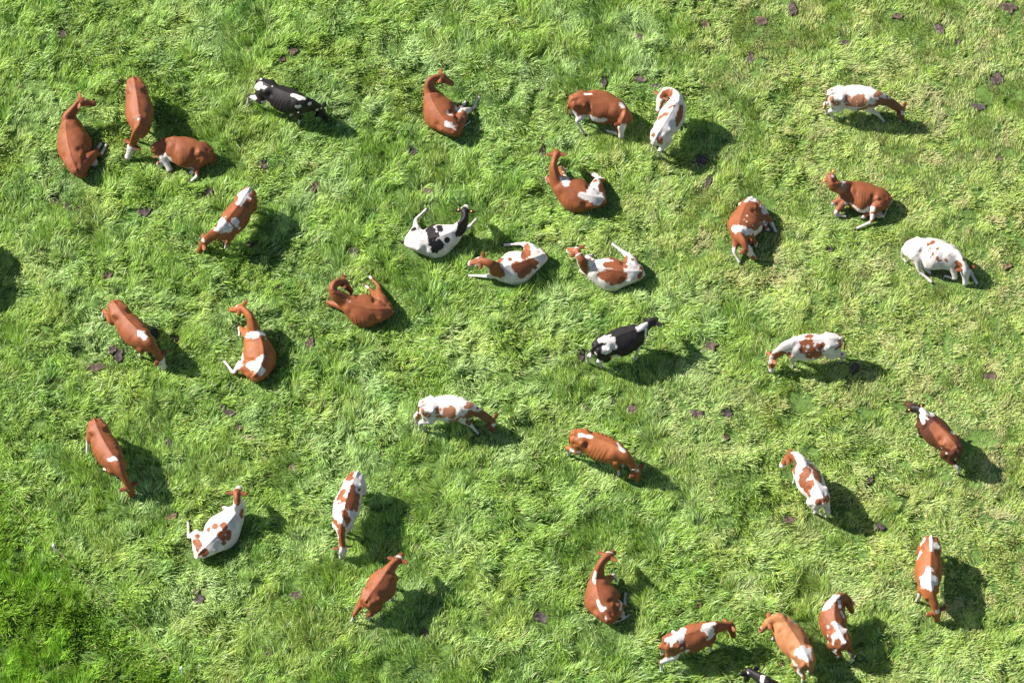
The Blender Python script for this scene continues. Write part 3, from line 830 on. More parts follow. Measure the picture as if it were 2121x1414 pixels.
 dict(crop=R, pose='l', coat='w', top=[(315, 1140), (610, 850), (868, 530)], roll=-.28, poll=(850, 265, 1.16), muz=(852, 225, .70), neck=[(860, 400, 1.02)], ears=[(690, 355), (965, 370)],
      H=[[(240, 830, .35), (152, 930, .14), (135, 690, .05)]], F=[[(665, 500, .2), (690, 530, .1)]],
      pat=[('r', [(850, 250, 65), (850, 340, 62), (855, 420, 52)]), ('r', [(925, 540, 26), (925, 620, 28)]), ('r', [(600, 540, 22), (650, 520, 14)]), ('r', [(440, 640, 32), (380, 680, 22)]), ('r', [(530, 775, 48)]),
           ('r', [(440, 820, 35)]), ('r', [(270, 915, 40)]), ('r', [(230, 1000, 38), (290, 1040, 46), (280, 1100, 28)]), ('r', [(655, 760, 38), (670, 820, 28)]), ('r', [(620, 900, 48), (660, 940, 38)]),
           ('r', [(740, 860, 32), (720, 950, 32)]), ('r', [(665, 1020, 36)]), ('r', [(380, 1160, 46), (330, 1180, 28)]), ('w', [(855, 208, 30)])],
      label='white cow with round brown spots lying with its brown neck raised, lower left'),
 dict(crop=Tc, pose='g', coat='w', top=[(490, 170), (375, 440), (295, 760)], poll=(297, 1110, .62), muz=(290, 1215, .10), ears=[(175, 1140), (440, 1090)], hoof={'FL': (360, 940)},
      pat=[('r', [(400, 180, 36), (400, 250, 38)]), ('r', [(435, 355, 34)]), ('r', [(515, 390, 22)]), ('r', [(300, 420, 45), (250, 490, 28), (320, 520, 36)]),
           ('r', [(430, 450, 55), (430, 560, 75), (370, 600, 36)]), ('r', [(500, 480, 32), (480, 640, 28)]), ('r', [(255, 562, 19)]), ('r', [(215, 660, 9)]), ('r', [(325, 680, 32), (340, 740, 32), (370, 800, 46)]),
           ('r', [(190, 790, 28), (230, 820, 24)]), ('r', [(540, 180, 28)]), ('r', [(260, 860, 38), (290, 900, 46), (290, 1000, 50), (295, 1090, 50)]), ('r', [(280, 1150, 40)]), ('w', [(300, 1160, 26), (290, 1215, 25)])],
      label='brown and white cow grazing straight towards the viewer, above a plain brown standing cow'),
 dict(crop=U, pose='u', coat='r', top=[(345, 710), (490, 515), (610, 340)], poll=(735, 210, 1.28), muz=(765, 195, .84), ears=[(595, 215), (865, 285)], hoof={'HL': (175, 985), 'HR': (390, 955), 'FR': (650, 720)}, w=1.08,
      tail=[(320, 760, 1.0), (300, 830, .75), (300, 900, .6)], pat=[('w', [(740, 182, 22), (780, 205, 12)])], ribs=.5,
      label='plain brown cow walking away up to the right, white tail tip hanging behind'),
 dict(crop=Vc, pose='l', coat='r', top=[(588, 1195), (425, 900), (380, 580)], roll=.30, poll=(560, 268, 1.12), muz=(650, 195, .85), neck=[(460, 400, 1.0)], ears=[(410, 315), (640, 405)], w=1.02,
      H=[[(740, 960, .32), (800, 1025, .12), (822, 808, .05)]], F=[[(650, 570, .2), (685, 660, .08)]], tail=[(640, 1255, .25), (760, 1225, .10), (870, 1155, .06)], tailc='w', udder=(745, 1130, .10),
      pat=[('w', [(370, 530, 20), (350, 620, 20), (370, 680, 11)]), ('w', [(405, 940, 9), (430, 1010, 16), (470, 1070, 26), (520, 1050, 14)]), ('w', [(530, 1200, 8), (520, 1170, 6)]), ('w', [(650, 560, 24), (685, 640, 15)]),
           ('w', [(740, 920, 18), (760, 990, 18), (740, 1070, 16)]), ('w', [(600, 230, 32), (550, 228, 18)]), ('w', [(640, 178, 15)])],
      label='brown cow lying by itself at the bottom centre, thin white marks along its spine'),
 dict(crop=W1, pose='u', coat='r', top=[(165, 405), (410, 325), (650, 245)], poll=(845, 245, 1.0), muz=(875, 390, .55), ears=[(800, 175), (905, 315)], hoof={'HR': (115, 760), 'FR': (665, 520)}, ribs=1.4,
      tail=[(125, 440, 1.05), (108, 510, .85), (105, 580, .65)],
      pat=[('w', [(250, 300, 22), (330, 300, 45), (290, 360, 36), (200, 410, 26), (160, 400, 18)]), ('w', [(310, 350, 40), (330, 420, 18)]), ('w', [(215, 440, 8), (215, 470, 8)]),
           ('w', [(600, 240, 36), (640, 300, 45), (660, 350, 36), (630, 390, 14)]), ('w', [(690, 218, 18), (620, 230, 20)]), ('w', [(560, 290, 16)]), ('w', [(335, 490, 12)]),
           ('w', [(395, 520, 9), (370, 545, 15), (300, 570, 22), (220, 610, 24), (140, 660, 36), (115, 740, 25)]), ('w', [(665, 455, 12)]), ('w', [(105, 560, 14)])],
      label='brown cow with white rump and shoulder bands, leftmost of the bottom group'),
 dict(crop=W2, pose='u', coat='t', top=[(590, 690), (480, 480), (350, 305)], poll=(222, 325, 1.05), muz=(138, 400, .72), neck=[(285, 315, 1.12)], ears=[(222, 250), (205, 445)], hoof={'HL': (535, 880)}, w=1.08, earc='o', collar=1,
      pat=[('w', [(540, 600, 36), (570, 640, 36), (480, 620, 22)]), ('w', [(590, 600, 20), (590, 680, 14)]), ('w', [(455, 335, 20), (480, 350, 9)]), ('w', [(440, 680, 13), (480, 740, 17), (510, 820, 18), (535, 880, 16)]), ('w', [(595, 780, 14)]),
           ('k', [(150, 400, 18)]), ('w', [(134, 385, 9)])],
      label='sandy tan cow with a white rump patch, middle of the bottom group'),
 dict(crop=W2, pose='u', coat='r', top=[(925, 510), (835, 320), (845, 135)], poll=(965, 125, .98), muz=(1012, 225, .55), neck=[(905, 125, 1.12)], ears=[(925, 60), (1000, 140)], hoof={'HL': (850, 660), 'HR': (975, 705)},
      tail=[(940, 560, .95), (950, 620, .7), (1020, 650, .45)], w=1.0,
      pat=[('w', [(770, 150, 36), (740, 200, 36), (820, 115, 32), (855, 110, 18)]), ('w', [(870, 160, 11), (880, 200, 10)]), ('w', [(890, 250, 9), (910, 290, 9)]),
           ('w', [(820, 350, 11), (860, 380, 27), (900, 400, 27), (870, 440, 32), (820, 480, 17)]), ('w', [(815, 510, 8), (815, 540, 6)]), ('w', [(770, 385, 13)]), ('w', [(765, 465, 8)]), ('w', [(880, 470, 20), (910, 520, 18)]),
           ('w', [(830, 590, 17), (850, 650, 20)]), ('w', [(945, 620, 16), (975, 690, 18)]), ('w', [(770, 520, 11)]), ('w', [(990, 150, 16)]), ('w', [(1015, 655, 14)])],
      label='brown and white cow with its dark head turned right, rightmost of the bottom group'),
 dict(crop=W2, pose='u', coat='k', top=[(450, 1120), (340, 1000), (225, 885)], poll=(65, 800, 1.15), muz=(45, 890, .72), neck=[(150, 850, 1.15)], ears=[(155, 775), (10, 850)], earc='k',
      pat=[('w', [(170, 835, 18), (165, 870, 14)]), ('w', [(38, 800, 10)])],
      label='black cow at the bottom edge with only its head and neck in view'),
 dict(crop=X, pose='g', coat='o', top=[(470, 180), (460, 440), (452, 750)], poll=(535, 1105, .62), muz=(555, 1250, .10), ears=[(435, 1120), (660, 1045)], hoof={'FR': (285, 975)}, ribs=1.2,
      pat=[('w', [(465, 170, 20), (465, 260, 18), (470, 340, 13)]), ('w', [(530, 290, 36), (560, 300, 27)]), ('w', [(370, 220, 26), (345, 270, 20)]), ('w', [(330, 380, 20), (300, 440, 18)]), ('w', [(590, 380, 11)]),
           ('w', [(430, 600, 36), (400, 680, 55), (370, 750, 46), (450, 750, 56), (500, 700, 46), (520, 740, 32)]), ('w', [(460, 820, 25)]), ('w', [(330, 680, 18)]), ('w', [(580, 1150, 20), (565, 1220, 18)]), ('w', [(300, 950, 32), (330, 890, 22)])],
      label='orange-brown cow with a broad white shoulder saddle grazing downward at the lower right'),
 dict(crop=(0, 0, 1.0), pose='g', coat='r', top=[(-88, 455), (-84, 500), (-90, 550)], poll=(-100, 610, .62), muz=(-105, 640, .10), label='brown cow past the left edge, only its shadow in view'),
]

import os
_only = os.environ.get('COW_ONLY')
for i_, sp in enumerate(COWS):
    if _only and str(i_) not in _only.split(','): continue
    build_cow(sp)

# ------------------------------------------------------------------ cow pats and bare muddy patches: px, py, rx, ry (photo px), tilt, label
PATS = [
 (126, 70, 10, 13, .5, 'dry cow pat alone in long grass at the top left corner'),
 (515, 108, 9, 9, 0, 'grey cow pat up and left of the black grazing cow'),
 (606, 106, 12, 9, -.6, 'slanting dark cow pat above the back of the black grazing cow'),
 (585, 124, 7, 5, 0, 'small dark cow pat touching the slanting one above the black grazing cow'),
 (545, 340, 8, 11, .2, 'upright cow pat below the black grazing cow'),
 (649, 390, 9, 14, -.2, 'tall hooked cow pat right of the brown and white grazing cow'),
 (432, 401, 12, 8, -.3, 'cow pat left of the rump of the brown and white grazing cow'),
 (299, 438, 10, 9, -.6, 'round cow pat below the curled sleeping cow'),
 (521, 510, 13, 9, 0, 'dark round cow pat inside the grazing cow shadow, upper left'),
 (112, 416, 11, 8, -.8, 'leftmost slanting cow pat of the trio below the plain lying cow'),
 (139, 432, 8, 14, .5, 'middle cow pat of the trio below the plain lying cow'),
 (163, 431, 12, 6, .7, 'rightmost thin cow pat of the trio below the plain lying cow'),
 (99, 366, 6, 5, 0, 'tiny cow pat just below the plain lying cow at the far left'),
 (732, 523, 10, 11, 0, 'round grey cow pat left of the black and white lying cow'),
 (223, 573, 10, 9, .2, 'bluish cow pat above the white-faced grazing cow at the left'),
 (304, 589, 10, 7, .3, 'cow pat up and right of the rump of the white-faced grazing cow'),
 (853, 313, 11, 10, -.3, 'cow pat between the cow with outstretched hind legs and the spotted lying cow'),
 (887, 400, 12, 8, -.2, 'dark cow pat right above the black and white lying cow'),
 (1122, 316, 7, 14, -.2, 'narrow dark cow pat beside the ear of the long-necked lying cow'),
 (1250, 173, 7, 12, -.15, 'upright cow pat above the kneeling cow'),
 (1325, 77, 15, 9, -.75, 'large slanting cow pat high above the kneeling cow'),
 (1326, 164, 13, 5, -.4, 'thin streak of dung on the left above the white cow turning its head'),
 (1360, 180, 14, 5, -.35, 'thin streak of dung touching the ear of the white cow turning its head'),
 (1387, 123, 7, 5, .3, 'small faint cow pat above the white cow turning its head'),
 (1452, 333, 14, 11, 0, 'cow pat hidden in the shadow of the white cow turning its head'),
 (1467, 378, 5, 15, -.3, 'narrow crack of dung just below the shadow of the white cow turning its head'),
 (1449, 0, 9, 6, 0, 'cow pat cut by the top edge of the photo'),
 (1555, 121, 9, 14, -.4, 'slanting cow pat alone between the two top right cows'),
 (1461, 52, 8, 9, .2, 'faint dry cow pat near the top edge, right of centre'),
 (1578, 44, 13, 9, -.2, 'cow pat near the top edge, left of a taller one'),
 (1643, 18, 9, 13, .1, 'tall cow pat near the top edge'),
 (1747, 89, 14, 7, .2, 'flat wide cow pat above the top right grazing cow'),
 (1858, 34, 13, 6, 0, 'flat wide cow pat near the top edge at the right'),
 (1946, 61, 9, 10, 0, 'round dark cow pat right of a flat wide one, top right'),
 (1984, 88, 5, 7, -.6, 'tiny cow pat below the round dark one at the top right'),
 (2091, 16, 16, 11, -.3, 'large cow pat in the top right corner'),
 (2065, 164, 11, 13, -.5, 'cow pat in yellowish grass near the right edge'),
 (2026, 221, 13, 7, -.2, 'cow pat in yellowish grass right of the top right grazing cow'),
 (2068, 330, 7, 5, .2, 'tiny cow pat near the right edge, high up'),
 (1716, 516, 10, 8, .1, 'round cow pat below the brown lying cow at the right'),
 (2087, 550, 11, 6, .4, 'faint brown cow pat right of the almost white cow'),
 (2050, 779, 12, 7, 0, 'cow pat near the right edge, level with the tail-swinging cow'),
 (1768, 765, 6, 12, -.3, 'cow pat in the shadow of the tail-swinging cow'),
 (1201, 737, 9, 13, -.4, 'cow pat right behind the hooves of the standing black cow'),
 (1471, 717, 12, 9, -.05, 'squarish cow pat right of the standing black cow shadow'),
 (1214, 848, 14, 7, -.7, 'slanting cow pat above the bony grazing cow'),
 (1266, 830, 7, 9, .3, 'small cow pat beside the slanting one above the bony grazing cow'),
 (1311, 850, 11, 8, 0, 'cow pat up and right of the bony grazing cow'),
 (1444, 857, 14, 7, -.15, 'wide brown cow pat in the open grass right of centre'),
 (1506, 855, 11, 8, .3, 'cow pat just right of the wide brown one'),
 (1502, 908, 9, 7, 0, 'small round cow pat below the wide brown one'),
 (1802, 993, 8, 14, -.3, 'upright cow pat between the walking cow and the dark brown cow'),
 (1822, 1090, 10, 7, 0, 'round cow pat beyond the shadow of the walking cow'),
 (1636, 1076, 12, 6, -.2, 'dull brown cow pat below left of the walking cow'),
 (232, 723, 10, 9, .2, 'upper half of the broken cow pat below the white-faced grazing cow'),
 (247, 738, 8, 14, -.25, 'lower half of the broken cow pat below the white-faced grazing cow'),
 (198, 760, 20, 9, .25, 'broad cow pat at the far left, under the broken one'),
 (361, 705, 9, 10, .1, 'cow pat at the edge of the shadow of the white-faced grazing cow'),
 (316, 690, 11, 12, 0, 'cow pat against the shoulder of the white-faced grazing cow, in shade'),
 (642, 712, 9, 14, -.3, 'tall cow pat below the curled dark red cow'),
 (461, 843, 7, 5, -.3, 'small cow pat touching a larger one below the orange-brown lying cow'),
 (475, 855, 12, 8, -.4, 'larger cow pat below the orange-brown lying cow'),
 (494, 886, 9, 5, -.7, 'middle thin cow pat of the trail below the orange-brown lying cow'),
 (514, 907, 15, 5, -.25, 'last long thin cow pat of the trail below the orange-brown lying cow'),
 (348, 919, 9, 7, -.5, 'cow pat right of the shadow of the cow with a narrow white mark'),
 (610, 970, 11, 8, 0, 'cow pat up and left of the cow grazing towards the viewer'),
 (357, 1070, 11, 6, .3, 'dusty faint cow pat left of the spotted lying cow'),
 (412, 1240, 11, 9, 0, 'cow pat alone below the spotted lying cow'),
 (408, 1223, 5, 6, 0, 'tiny cow pat touching the one below the spotted lying cow'),
 (614, 1231, 13, 7, 0, 'dark cow pat left of the plain walking cow'),
 (555, 1356, 10, 7, -.3, 'dark cow pat near the bottom edge, left of the plain walking cow'),
 (880, 1316, 10, 11, .3, 'deep dark cow pat at the tip of the plain walking cow shadow'),
 (863, 1136, 12, 6, .1, 'cow pat right above the head of the plain walking cow'),
 (1121, 1280, 15, 11, -.4, 'big cow pat left of the cow lying at the bottom centre'),
 (1448, 1252, 9, 5, .2, 'small brown bare spot above the bottom group of cows'),
 (1614, 1375, 9, 7, 0, 'small brown bare spot beside the black head at the bottom edge'),
]
PATW = []
for n_, (px, py, rx, ry, tl, lab) in enumerate(PATS):
    c = P(px, py, .03)
    m_per = (c - CAM).dot(FWD) / F_PX
    a = rx * m_per * 1.12; b = ry * m_per / math.sin(ELEV) * 1.12
    PATW.append((c.x, c.y, a, b, tl))
    V, F = [], []
    nr_, ns_ = 8, 26
    sd = n_ * 7.1
    ca, sa = math.cos(tl), math.sin(tl)
    cols = []
    V.append(Vector((0, 0, .03))); cols.append(.8)
    for i in range(1, nr_ + 1):
        f = i / nr_
        for j in range(ns_):
            an = 2 * math.pi * j / ns_
            wob = 1 + .38 * float(noise2(np.array(math.cos(an) * 1.6 + sd), np.array(math.sin(an) * 1.6 + sd), 2)) + .24 * float(noise2(np.array(math.cos(an) * 4 + sd), np.array(math.sin(an) * 4), 4))
            x = a * f * wob * math.cos(an); y = b * f * wob * math.sin(an)
            h = .016 * (1 - f ** 3) + .016 * math.exp(-((f - .78) / .12) ** 2) + .012 * float(noise2(np.array(x * 22 + sd), np.array(y * 22), 6))
            if i == nr_: h = -.03
            V.append(Vector((x * ca - y * sa, x * sa + y * ca, h)))
            cols.append(.75 + .45 * float(noise2(np.array(x * 15 + sd), np.array(y * 15), 8)) + .15 * f)
    for j in range(ns_): F.append((0, 1 + j, 1 + (j + 1) % ns_))
    for i in range(nr_ - 1):
        for j in range(ns_):
            q = 1 + i * ns_ + j; r_ = 1 + i * ns_ + (j + 1) % ns_
            F.append((q, q + ns_, r_ + ns_, r_))
    o = link_mesh('cow_pat', V, F, M_DUNG, loc=(c.x, c.y, .035))
    basec = np.array([(.115, .082, .074), (.090, .068, .066), (.135, .092, .072)][n_ % 3])
    if 'bare spot' in lab or 'faint' in lab: basec = np.array((.20, .13, .075))
    at = o.data.color_attributes.new('col', 'FLOAT_COLOR', 'POINT')
    cc = np.ones((len(V), 4)); cc[:, :3] = basec[None, :] * np.clip(np.array(cols), .4, 1.5)[:, None]
    at.data.foreach_set('color', cc.ravel())
    tag(o, lab, 'cow pat', 'cow pats dropped over the pasture')

# ------------------------------------------------------------------ temporary electric fence, lower left
fence_px = [(-60, 962), (117, 1150), (380, 1402), (560, 1570)]
posts = []
for n_, (px, py) in enumerate(fence_px):
    g = P(px, py, 0)
    posts.append(g)
    if n_ in (0, 3): continue
    root = bpy.data.objects.new('fence_post', None); C.objects.link(root); root.location = g
    tag(root, ['thin white plastic fence post near the left edge, by the lush grass', 'thin white plastic fence post at the bottom edge, by the lush grass'][n_ - 1], 'fence post', 'white electric fence posts')
    V, F = [], []
    tube([Vector((0, 0, -.05)), Vector((0, 0, .3)), Vector((.01, 0, .62))], [.022, .022, .024], V, F, n=8)
    link_mesh('shaft', V, F, M_POST, root)
    V, F = [], []
    tube([Vector((0, 0, .60)), Vector((.01, 0, .66)), Vector((.02, 0, .72))], [.034, .044, .02], V, F, n=10)
    link_mesh('insulator', V, F, M_POST, root)
    V, F = [], []
    tube([Vector((-.09, 0, .07)), Vector((.09, 0, .07))], [.013, .013], V, F, n=6)
    link_mesh('foot_step', V, F, M_POST, root)
wp = []
for i in range(len(posts) - 1):
    for f in np.linspace(0, 1, 9)[:-1]:
        q = posts[i].lerp(posts[i + 1], f); sag = .16 * 4 * f * (1 - f)
        wp.append(Vector((q.x, q.y, .60 - sag)))
wp.append(Vector((posts[-1].x, posts[-1].y, .6)))
V, F = [], []
tube([p - wp[8] for p in wp], [.0045] * len(wp), V, F, n=6, sub=1)
o = link_mesh('fence_wire', V, F, M_WIRE, loc=wp[8])
tag(o, 'thin orange electric fence wire strung between the two white posts', 'fence wire')

# ------------------------------------------------------------------ ground relief
X0, X1, Y0, Y1, GS = -21.0, 21.0, -17.0, 19.0, .06
gx = np.arange(X0, X1 + GS, GS); gy = np.arange(Y0, Y1 + GS, GS)
GX, GY = np.meshgrid(gx, gy)
HG = .045 * fbm2(GX / 2.2, GY / 2.2, 40, 3) + .03 * noise2(GX / .45, GY / .45, 45)
nm = int((X1 - X0) * (Y1 - Y0) * 2.4)
mx = rng.uniform(X0, X1, nm); my = rng.uniform(Y0, Y1, nm)
mu, mv = proj_np(mx, my, 0 * mx)
dry_m = sstep(1350, 1900, mu + 60 * fbm2(mx / 3, my / 3, 51)) * sstep(1250, 500, mv)
mh = rng.uniform(.03, .16, nm) * (1 - .45 * dry_m) * (1 + .5 * np.clip(fbm2(mx / 2.5, my / 2.5, 52), -1, 1))
mr = rng.uniform(.10, .28, nm); me_ = rng.uniform(.55, 1.0, nm); ma = rng.uniform(0, math.pi, nm)
for i in range(nm):
    R_ = mr[i] * 2.4
    i0 = max(0, int((mx[i] - R_ - X0) / GS)); i1 = min(len(gx), int((mx[i] + R_ - X0) / GS) + 1)
    j0 = max(0, int((my[i] - R_ - Y0) / GS)); j1 = min(len(gy), int((my[i] + R_ - Y0) / GS) + 1)
    if i1 <= i0 or j1 <= j0: continue
    dx = GX[j0:j1, i0:i1] - mx[i]; dy = GY[j0:j1, i0:i1] - my[i]
    c_, s_ = math.cos(ma[i]), math.sin(ma[i])
    p_ = (dx * c_ + dy * s_) / mr[i]; q_ = (-dx * s_ + dy * c_) / (mr[i] * me_[i])
    HG[j0:j1, i0:i1] += mh[i] * np.exp(-(p_ * p_ + q_ * q_))
FL = np.ones_like(HG)         # 1 = free grass, 0 = flattened
for (x, y, r_, s_) in FOOT:
    R_ = r_ * 1.6
    i0 = max(0, int((x - R_ - X0) / GS)); i1 = min(len(gx), int((x + R_ - X0) / GS) + 2)
    j0 = max(0, int((y - R_ - Y0) / GS)); j1 = min(len(gy), int((y + R_ - Y0) / GS) + 2)
    if i1 <= i0 or j1 <= j0: continue
    dd_ = np.hypot(GX[j0:j1, i0:i1] - x, GY[j0:j1, i0:i1] - y)
    FL[j0:j1, i0:i1] = np.minimum(FL[j0:j1, i0:i1], 1 - s_ * (1 - sstep(r_ * .75, r_ * 1.5, dd_)))
PT = np.ones_like(HG)
for (x, y, a, b, tl) in PATW:
    R_ = max(a, b) * 2 + .1
    i0 = max(0, int((x - R_ - X0) / GS)); i1 = min(len(gx), int((x + R_ - X0) / GS) + 2)
    j0 = max(0, int((y - R_ - Y0) / GS)); j1 = min(len(gy), int((y + R_ - Y0) / GS) + 2)
    if i1 <= i0 or j1 <= j0: continue
    dx = GX[j0:j1, i0:i1] - x; dy = GY[j0:j1, i0:i1] - y
    c_, s_ = math.cos(tl), math.sin(tl)
    q_ = np.hypot((dx * c_ + dy * s_) / (a + .03), (-dx * s_ + dy * c_) / (b + .03))
    PT[j0:j1, i0:i1] = np.minimum(PT[j0:j1, i0:i1], sstep(.75, 1.2, q_))
HG = HG * (FL * .95 + .05) * (PT * .95 + .05)
edge = np.minimum(np.minimum(GX - X0, X1 - GX), np.minimum(GY - Y0, Y1 - GY))
HG *= sstep(0, 1.0, edge)

def samp(G, x, y):
    fx = np.clip((x - X0) / GS, 0, G.shape[1] - 1.001); fy = np.clip((y - Y0) / GS, 0, G.shape[0] - 1.001)
    i = fx.astype(int); j = fy.astype(int); a = fx - i; b = fy - j
    return G[j, i] * (1 - a) * (1 - b) + G[j, i + 1] * a * (1 - b) + G[j + 1, i] * (1 - a) * b + G[j + 1, i + 1] * a * b

# one ground sheet: fine in the middle, reaching far out
m, t, b = mat_new('pasture_soil')
no = t.nodes.new('ShaderNodeTexNoise'); no.inputs['Scale'].default_value = 9; no.inputs['Detail'].default_value = 8
no.inputs['Roughness'].default_value = .7
tc = t.nodes.new('ShaderNodeTexCoord'); t.links.new(tc.outputs['Object'], no.inputs['Vector'])
cr = t.nodes.new('ShaderNodeValToRGB')
cr.color_ramp.elements[0].position = .35; cr.color_ramp.elements[0].color = (.06, .105, .028, 1)
cr.color_ramp.elements[1].position = .68; cr.color_ramp.elements[1].color = (.15, .25, .055, 1)
t.links.new(no.outputs['Fac'], cr.inputs[0]); t.links.new(cr.outputs[0], b.inputs['Base Color'])
b.inputs['Roughness'].default_value = .95
b.inputs['Specular IOR Level'].default_value = .1
M_GROUND = m
st_ = 2
sx = list(range(0, len(gx), st_)); sy = list(range(0, len(gy), st_))
xs = np.concatenate([[-300, -120, -60, -30], gx[sx], [30, 60, 120, 300]])
ys = np.concatenate([[-300, -120, -60, -28], gy[sy], [30, 60, 120, 300]])
MX, MY = np.meshgrid(xs, ys)
MZ = np.zeros_like(MX)
MZ[4:-4, 4:-4] = HG[np.ix_(sy, sx)]
nxx, nyy = len(xs), len(ys)
Vg = np.stack([MX.ravel(), MY.ravel(), MZ.ravel()], 1)
ii, jj = np.meshgrid(np.arange(nxx - 1), np.arange(nyy - 1))
q0 = (jj * nxx + ii).ravel()
Fg = np.stack([q0, q0 + 1, q0 + 1 + nxx, q0 + nxx], 1)

def np_mesh(name, V, loops, sizes, mat, smooth=False):
    me = bpy.data.meshes.new(name)
    me.vertices.add(len(V)); me.vertices.foreach_set('co', np.ascontiguousarray(V, dtype=np.float32).ravel())
    me.loops.add(len(loops)); me.loops.foreach_set('vertex_index', np.ascontiguousarray(loops, dtype=np.int32))
    me.polygons.add(len(sizes))
    starts = np.concatenate([[0], np.cumsum(sizes)[:-1]]).astype(np.int32)
    me.polygons.foreach_set('loop_start', starts)
    if smooth: me.polygons.foreach_set('use_smooth', np.ones(len(sizes), dtype=bool))
    me.materials.append(mat)
    me.update(calc_edges=True)
    return me

me = np_mesh('ground', Vg, Fg.ravel(), np.full(len(Fg), 4), M_GROUND, True)
o = bpy.data.objects.new('ground', me); C.objects.link(o); o['kind'] = 'structure'

# ------------------------------------------------------------------ grass: every blade real, laid over in combed tufts
m = bpy.data.materials.new('grass_blades'); m.use_nodes = True
t = m.node_tree; b = t.nodes['Principled BSDF']; out = t.nodes['Material Output']
a_ = t.nodes.new('ShaderNodeAttribute'); a_.attribute_name = 'tint'
t.links.new(a_.outputs['Color'], b.inputs['Base Color'])
b.inputs['Roughness'].default_value = .42
b.inputs['Specular IOR Level'].default_value = .35
tr = t.nodes.new('ShaderNodeBsdfTranslucent')
hs = t.nodes.new('ShaderNodeVectorMath'); hs.operation = 'MULTIPLY'; hs.inputs[1].default_value = (1.05, 1.15, .6)
t.links.new(a_.outputs['Color'], hs.inputs[0]); t.links.new(hs.outputs[0], tr.inputs['Color'])
mxs = t.nodes.new('ShaderNodeMixShader'); mxs.inputs[0].default_value = .32
t.links.new(b.outputs[0], mxs.inputs[1]); t.links.new(tr.outputs[0], mxs.inputs[2]); t.links.new(mxs.outputs[0], out.inputs['Surface'])
M_GRASS = m

TUFT_D = 56
nT = int((X1 - X0) * (Y1 - Y0) * TUFT_D)
tx = rng.uniform(X0, X1, nT); ty = rng.uniform(Y0, Y1, nT)
tu, tv = proj_np(tx, ty, 0 * tx)
keep = (tu > -130) & (tu < W_PX + 130) & (tv > -110) & (tv < H_PX + 170)
tx, ty, tu, tv = tx[keep], ty[keep], tu[keep], tv[keep]
nT = len(tx)
flat = samp(FL, tx, ty); patm = samp(PT, tx, ty)
# lush strip beyond the fence line, lower left
f0 = P(117, 1150); f1 = P(380, 1402)
fd = (f1 - f0).normalized(); fn = Vector((fd.y, -fd.x, 0))
if (P(0, 1400) - f0).dot(fn) < 0: fn = -fn
sdist = (tx - f0.x) * fn.x + (ty - f0.y) * fn.y + .7 * fbm2(tx / 1.2, ty / 1.2, 60)
lush = sstep(-.5, .7, sdist)
dry = sstep(-.15, .75, (tu - 1250) / 900 + .55 * fbm2(tx / 3.2, ty / 3.2, 61, 3) - .35 * sstep(900, 1500, tv))
dry = np.clip(dry, 0, 1) * (1 - lush)
# combed direction
th = .6 + 3.3 * fbm2(tx / 2.1, ty / 2.1, 62, 3) + 1.9 * noise2(tx / .42, ty / .42, 65)
eps = .12
gxv = samp(HG, tx + eps, ty) - samp(HG, tx - eps, ty); gyv = samp(HG, tx, ty + eps) - samp(HG, tx, ty - eps)
vx = np.cos(th) - gxv / (2 * eps) * 1.7; vy = np.sin(th) - gyv / (2 * eps) * 1.7
th = np.arctan2(vy, vx)
lay = np.clip(.72 + .32 * noise2(tx / .7, ty / .7, 66) + rng.normal(0, .12, nT), .15, 1.0)      # 1 = fully laid over
lay = lay * (1 - .45 * lush)
ln = rng.uniform(.17, .33, nT) * (1 + .35 * noise2(tx / .8, ty / .8, 67)) * (1 - .42 * dry) * (1 + .15 * lush)
ln *= (.35 + .65 * flat) 
lay = np.maximum(lay, .9 * (1 - flat))
curl = rng.normal(0, .55, nT)
# colours (what the plant is, not how it is lit)
g_fresh = np.array((.298, .440, .080)); g_deep = np.array((.150, .295, .052)); g_pale = np.array((.480, .620, .290))
g_yel = np.array((.420, .500, .120)); g_straw = np.array((.560, .490, .270)); g_lush = np.array((.215, .390, .032))
def mixc(c, d_, f): return c * (1 - f[:, None]) + d_ * f[:, None]
tcol = np.tile(g_fresh, (nT, 1))
tcol = mixc(tcol, g_deep, sstep(.0, .9, noise2(tx / .5, ty / .5, 70) + rng.normal(0, .35, nT)))
tcol = mixc(tcol, g_pale, .62 * sstep(.05, .8, fbm2(tx / 1.3, ty / 1.3, 73, 3) * 1.6 + rng.normal(0, .25, nT)))
tcol = mixc(tcol, g_yel, sstep(.2, 1.0, noise2(tx / 1.1, ty / 1.1, 75) + rng.normal(0, .2, nT)) * .7)
tcol = mixc(tcol, g_yel, dry * .62)
tcol = mixc(tcol, g_straw, dry * sstep(.0, .9, noise2(tx / .5, ty / .5, 76) + rng.normal(0, .3, nT)) * .75)
tcol = mixc(tcol, g_lush * (1 + .35 * noise2(tx / .6, ty / .6, 77))[:, None], lush * .85)

tcol = tcol * (1 + .22 * noise2(tx / .28, ty / .28, 90) + .04 * noise2(tx / 1.6, ty / 1.6, 91))[:, None]
BL = 30
nB = nT * BL
tid = np.repeat(np.arange(nT), BL)
drop = (rng.uniform(0, 1, nB) < (patm[tid] * .97 + .03)) & (rng.uniform(0, 1, nB) < (.55 + .45 * flat[tid]))
tid = tid[drop]; nB = len(tid)
rad = .15 * np.sqrt(rng.uniform(0, 1, nB)); ra = rng.uniform(0, 2 * math.pi, nB)
bx = tx[tid] + rad * np.cos(ra); by = ty[tid] + rad * np.sin(ra)
gap = noise2(bx / .30, by / .30, 81) + .6 * noise2(bx / .13, by / .13, 82) + .5 * noise2(bx / 1.1, by / 1.1, 83)
k2 = (samp(PT, bx, by) > rng.uniform(.15, .5, nB)) & (rng.uniform(0, 1, nB) > .85 * sstep(.38, .72, gap))
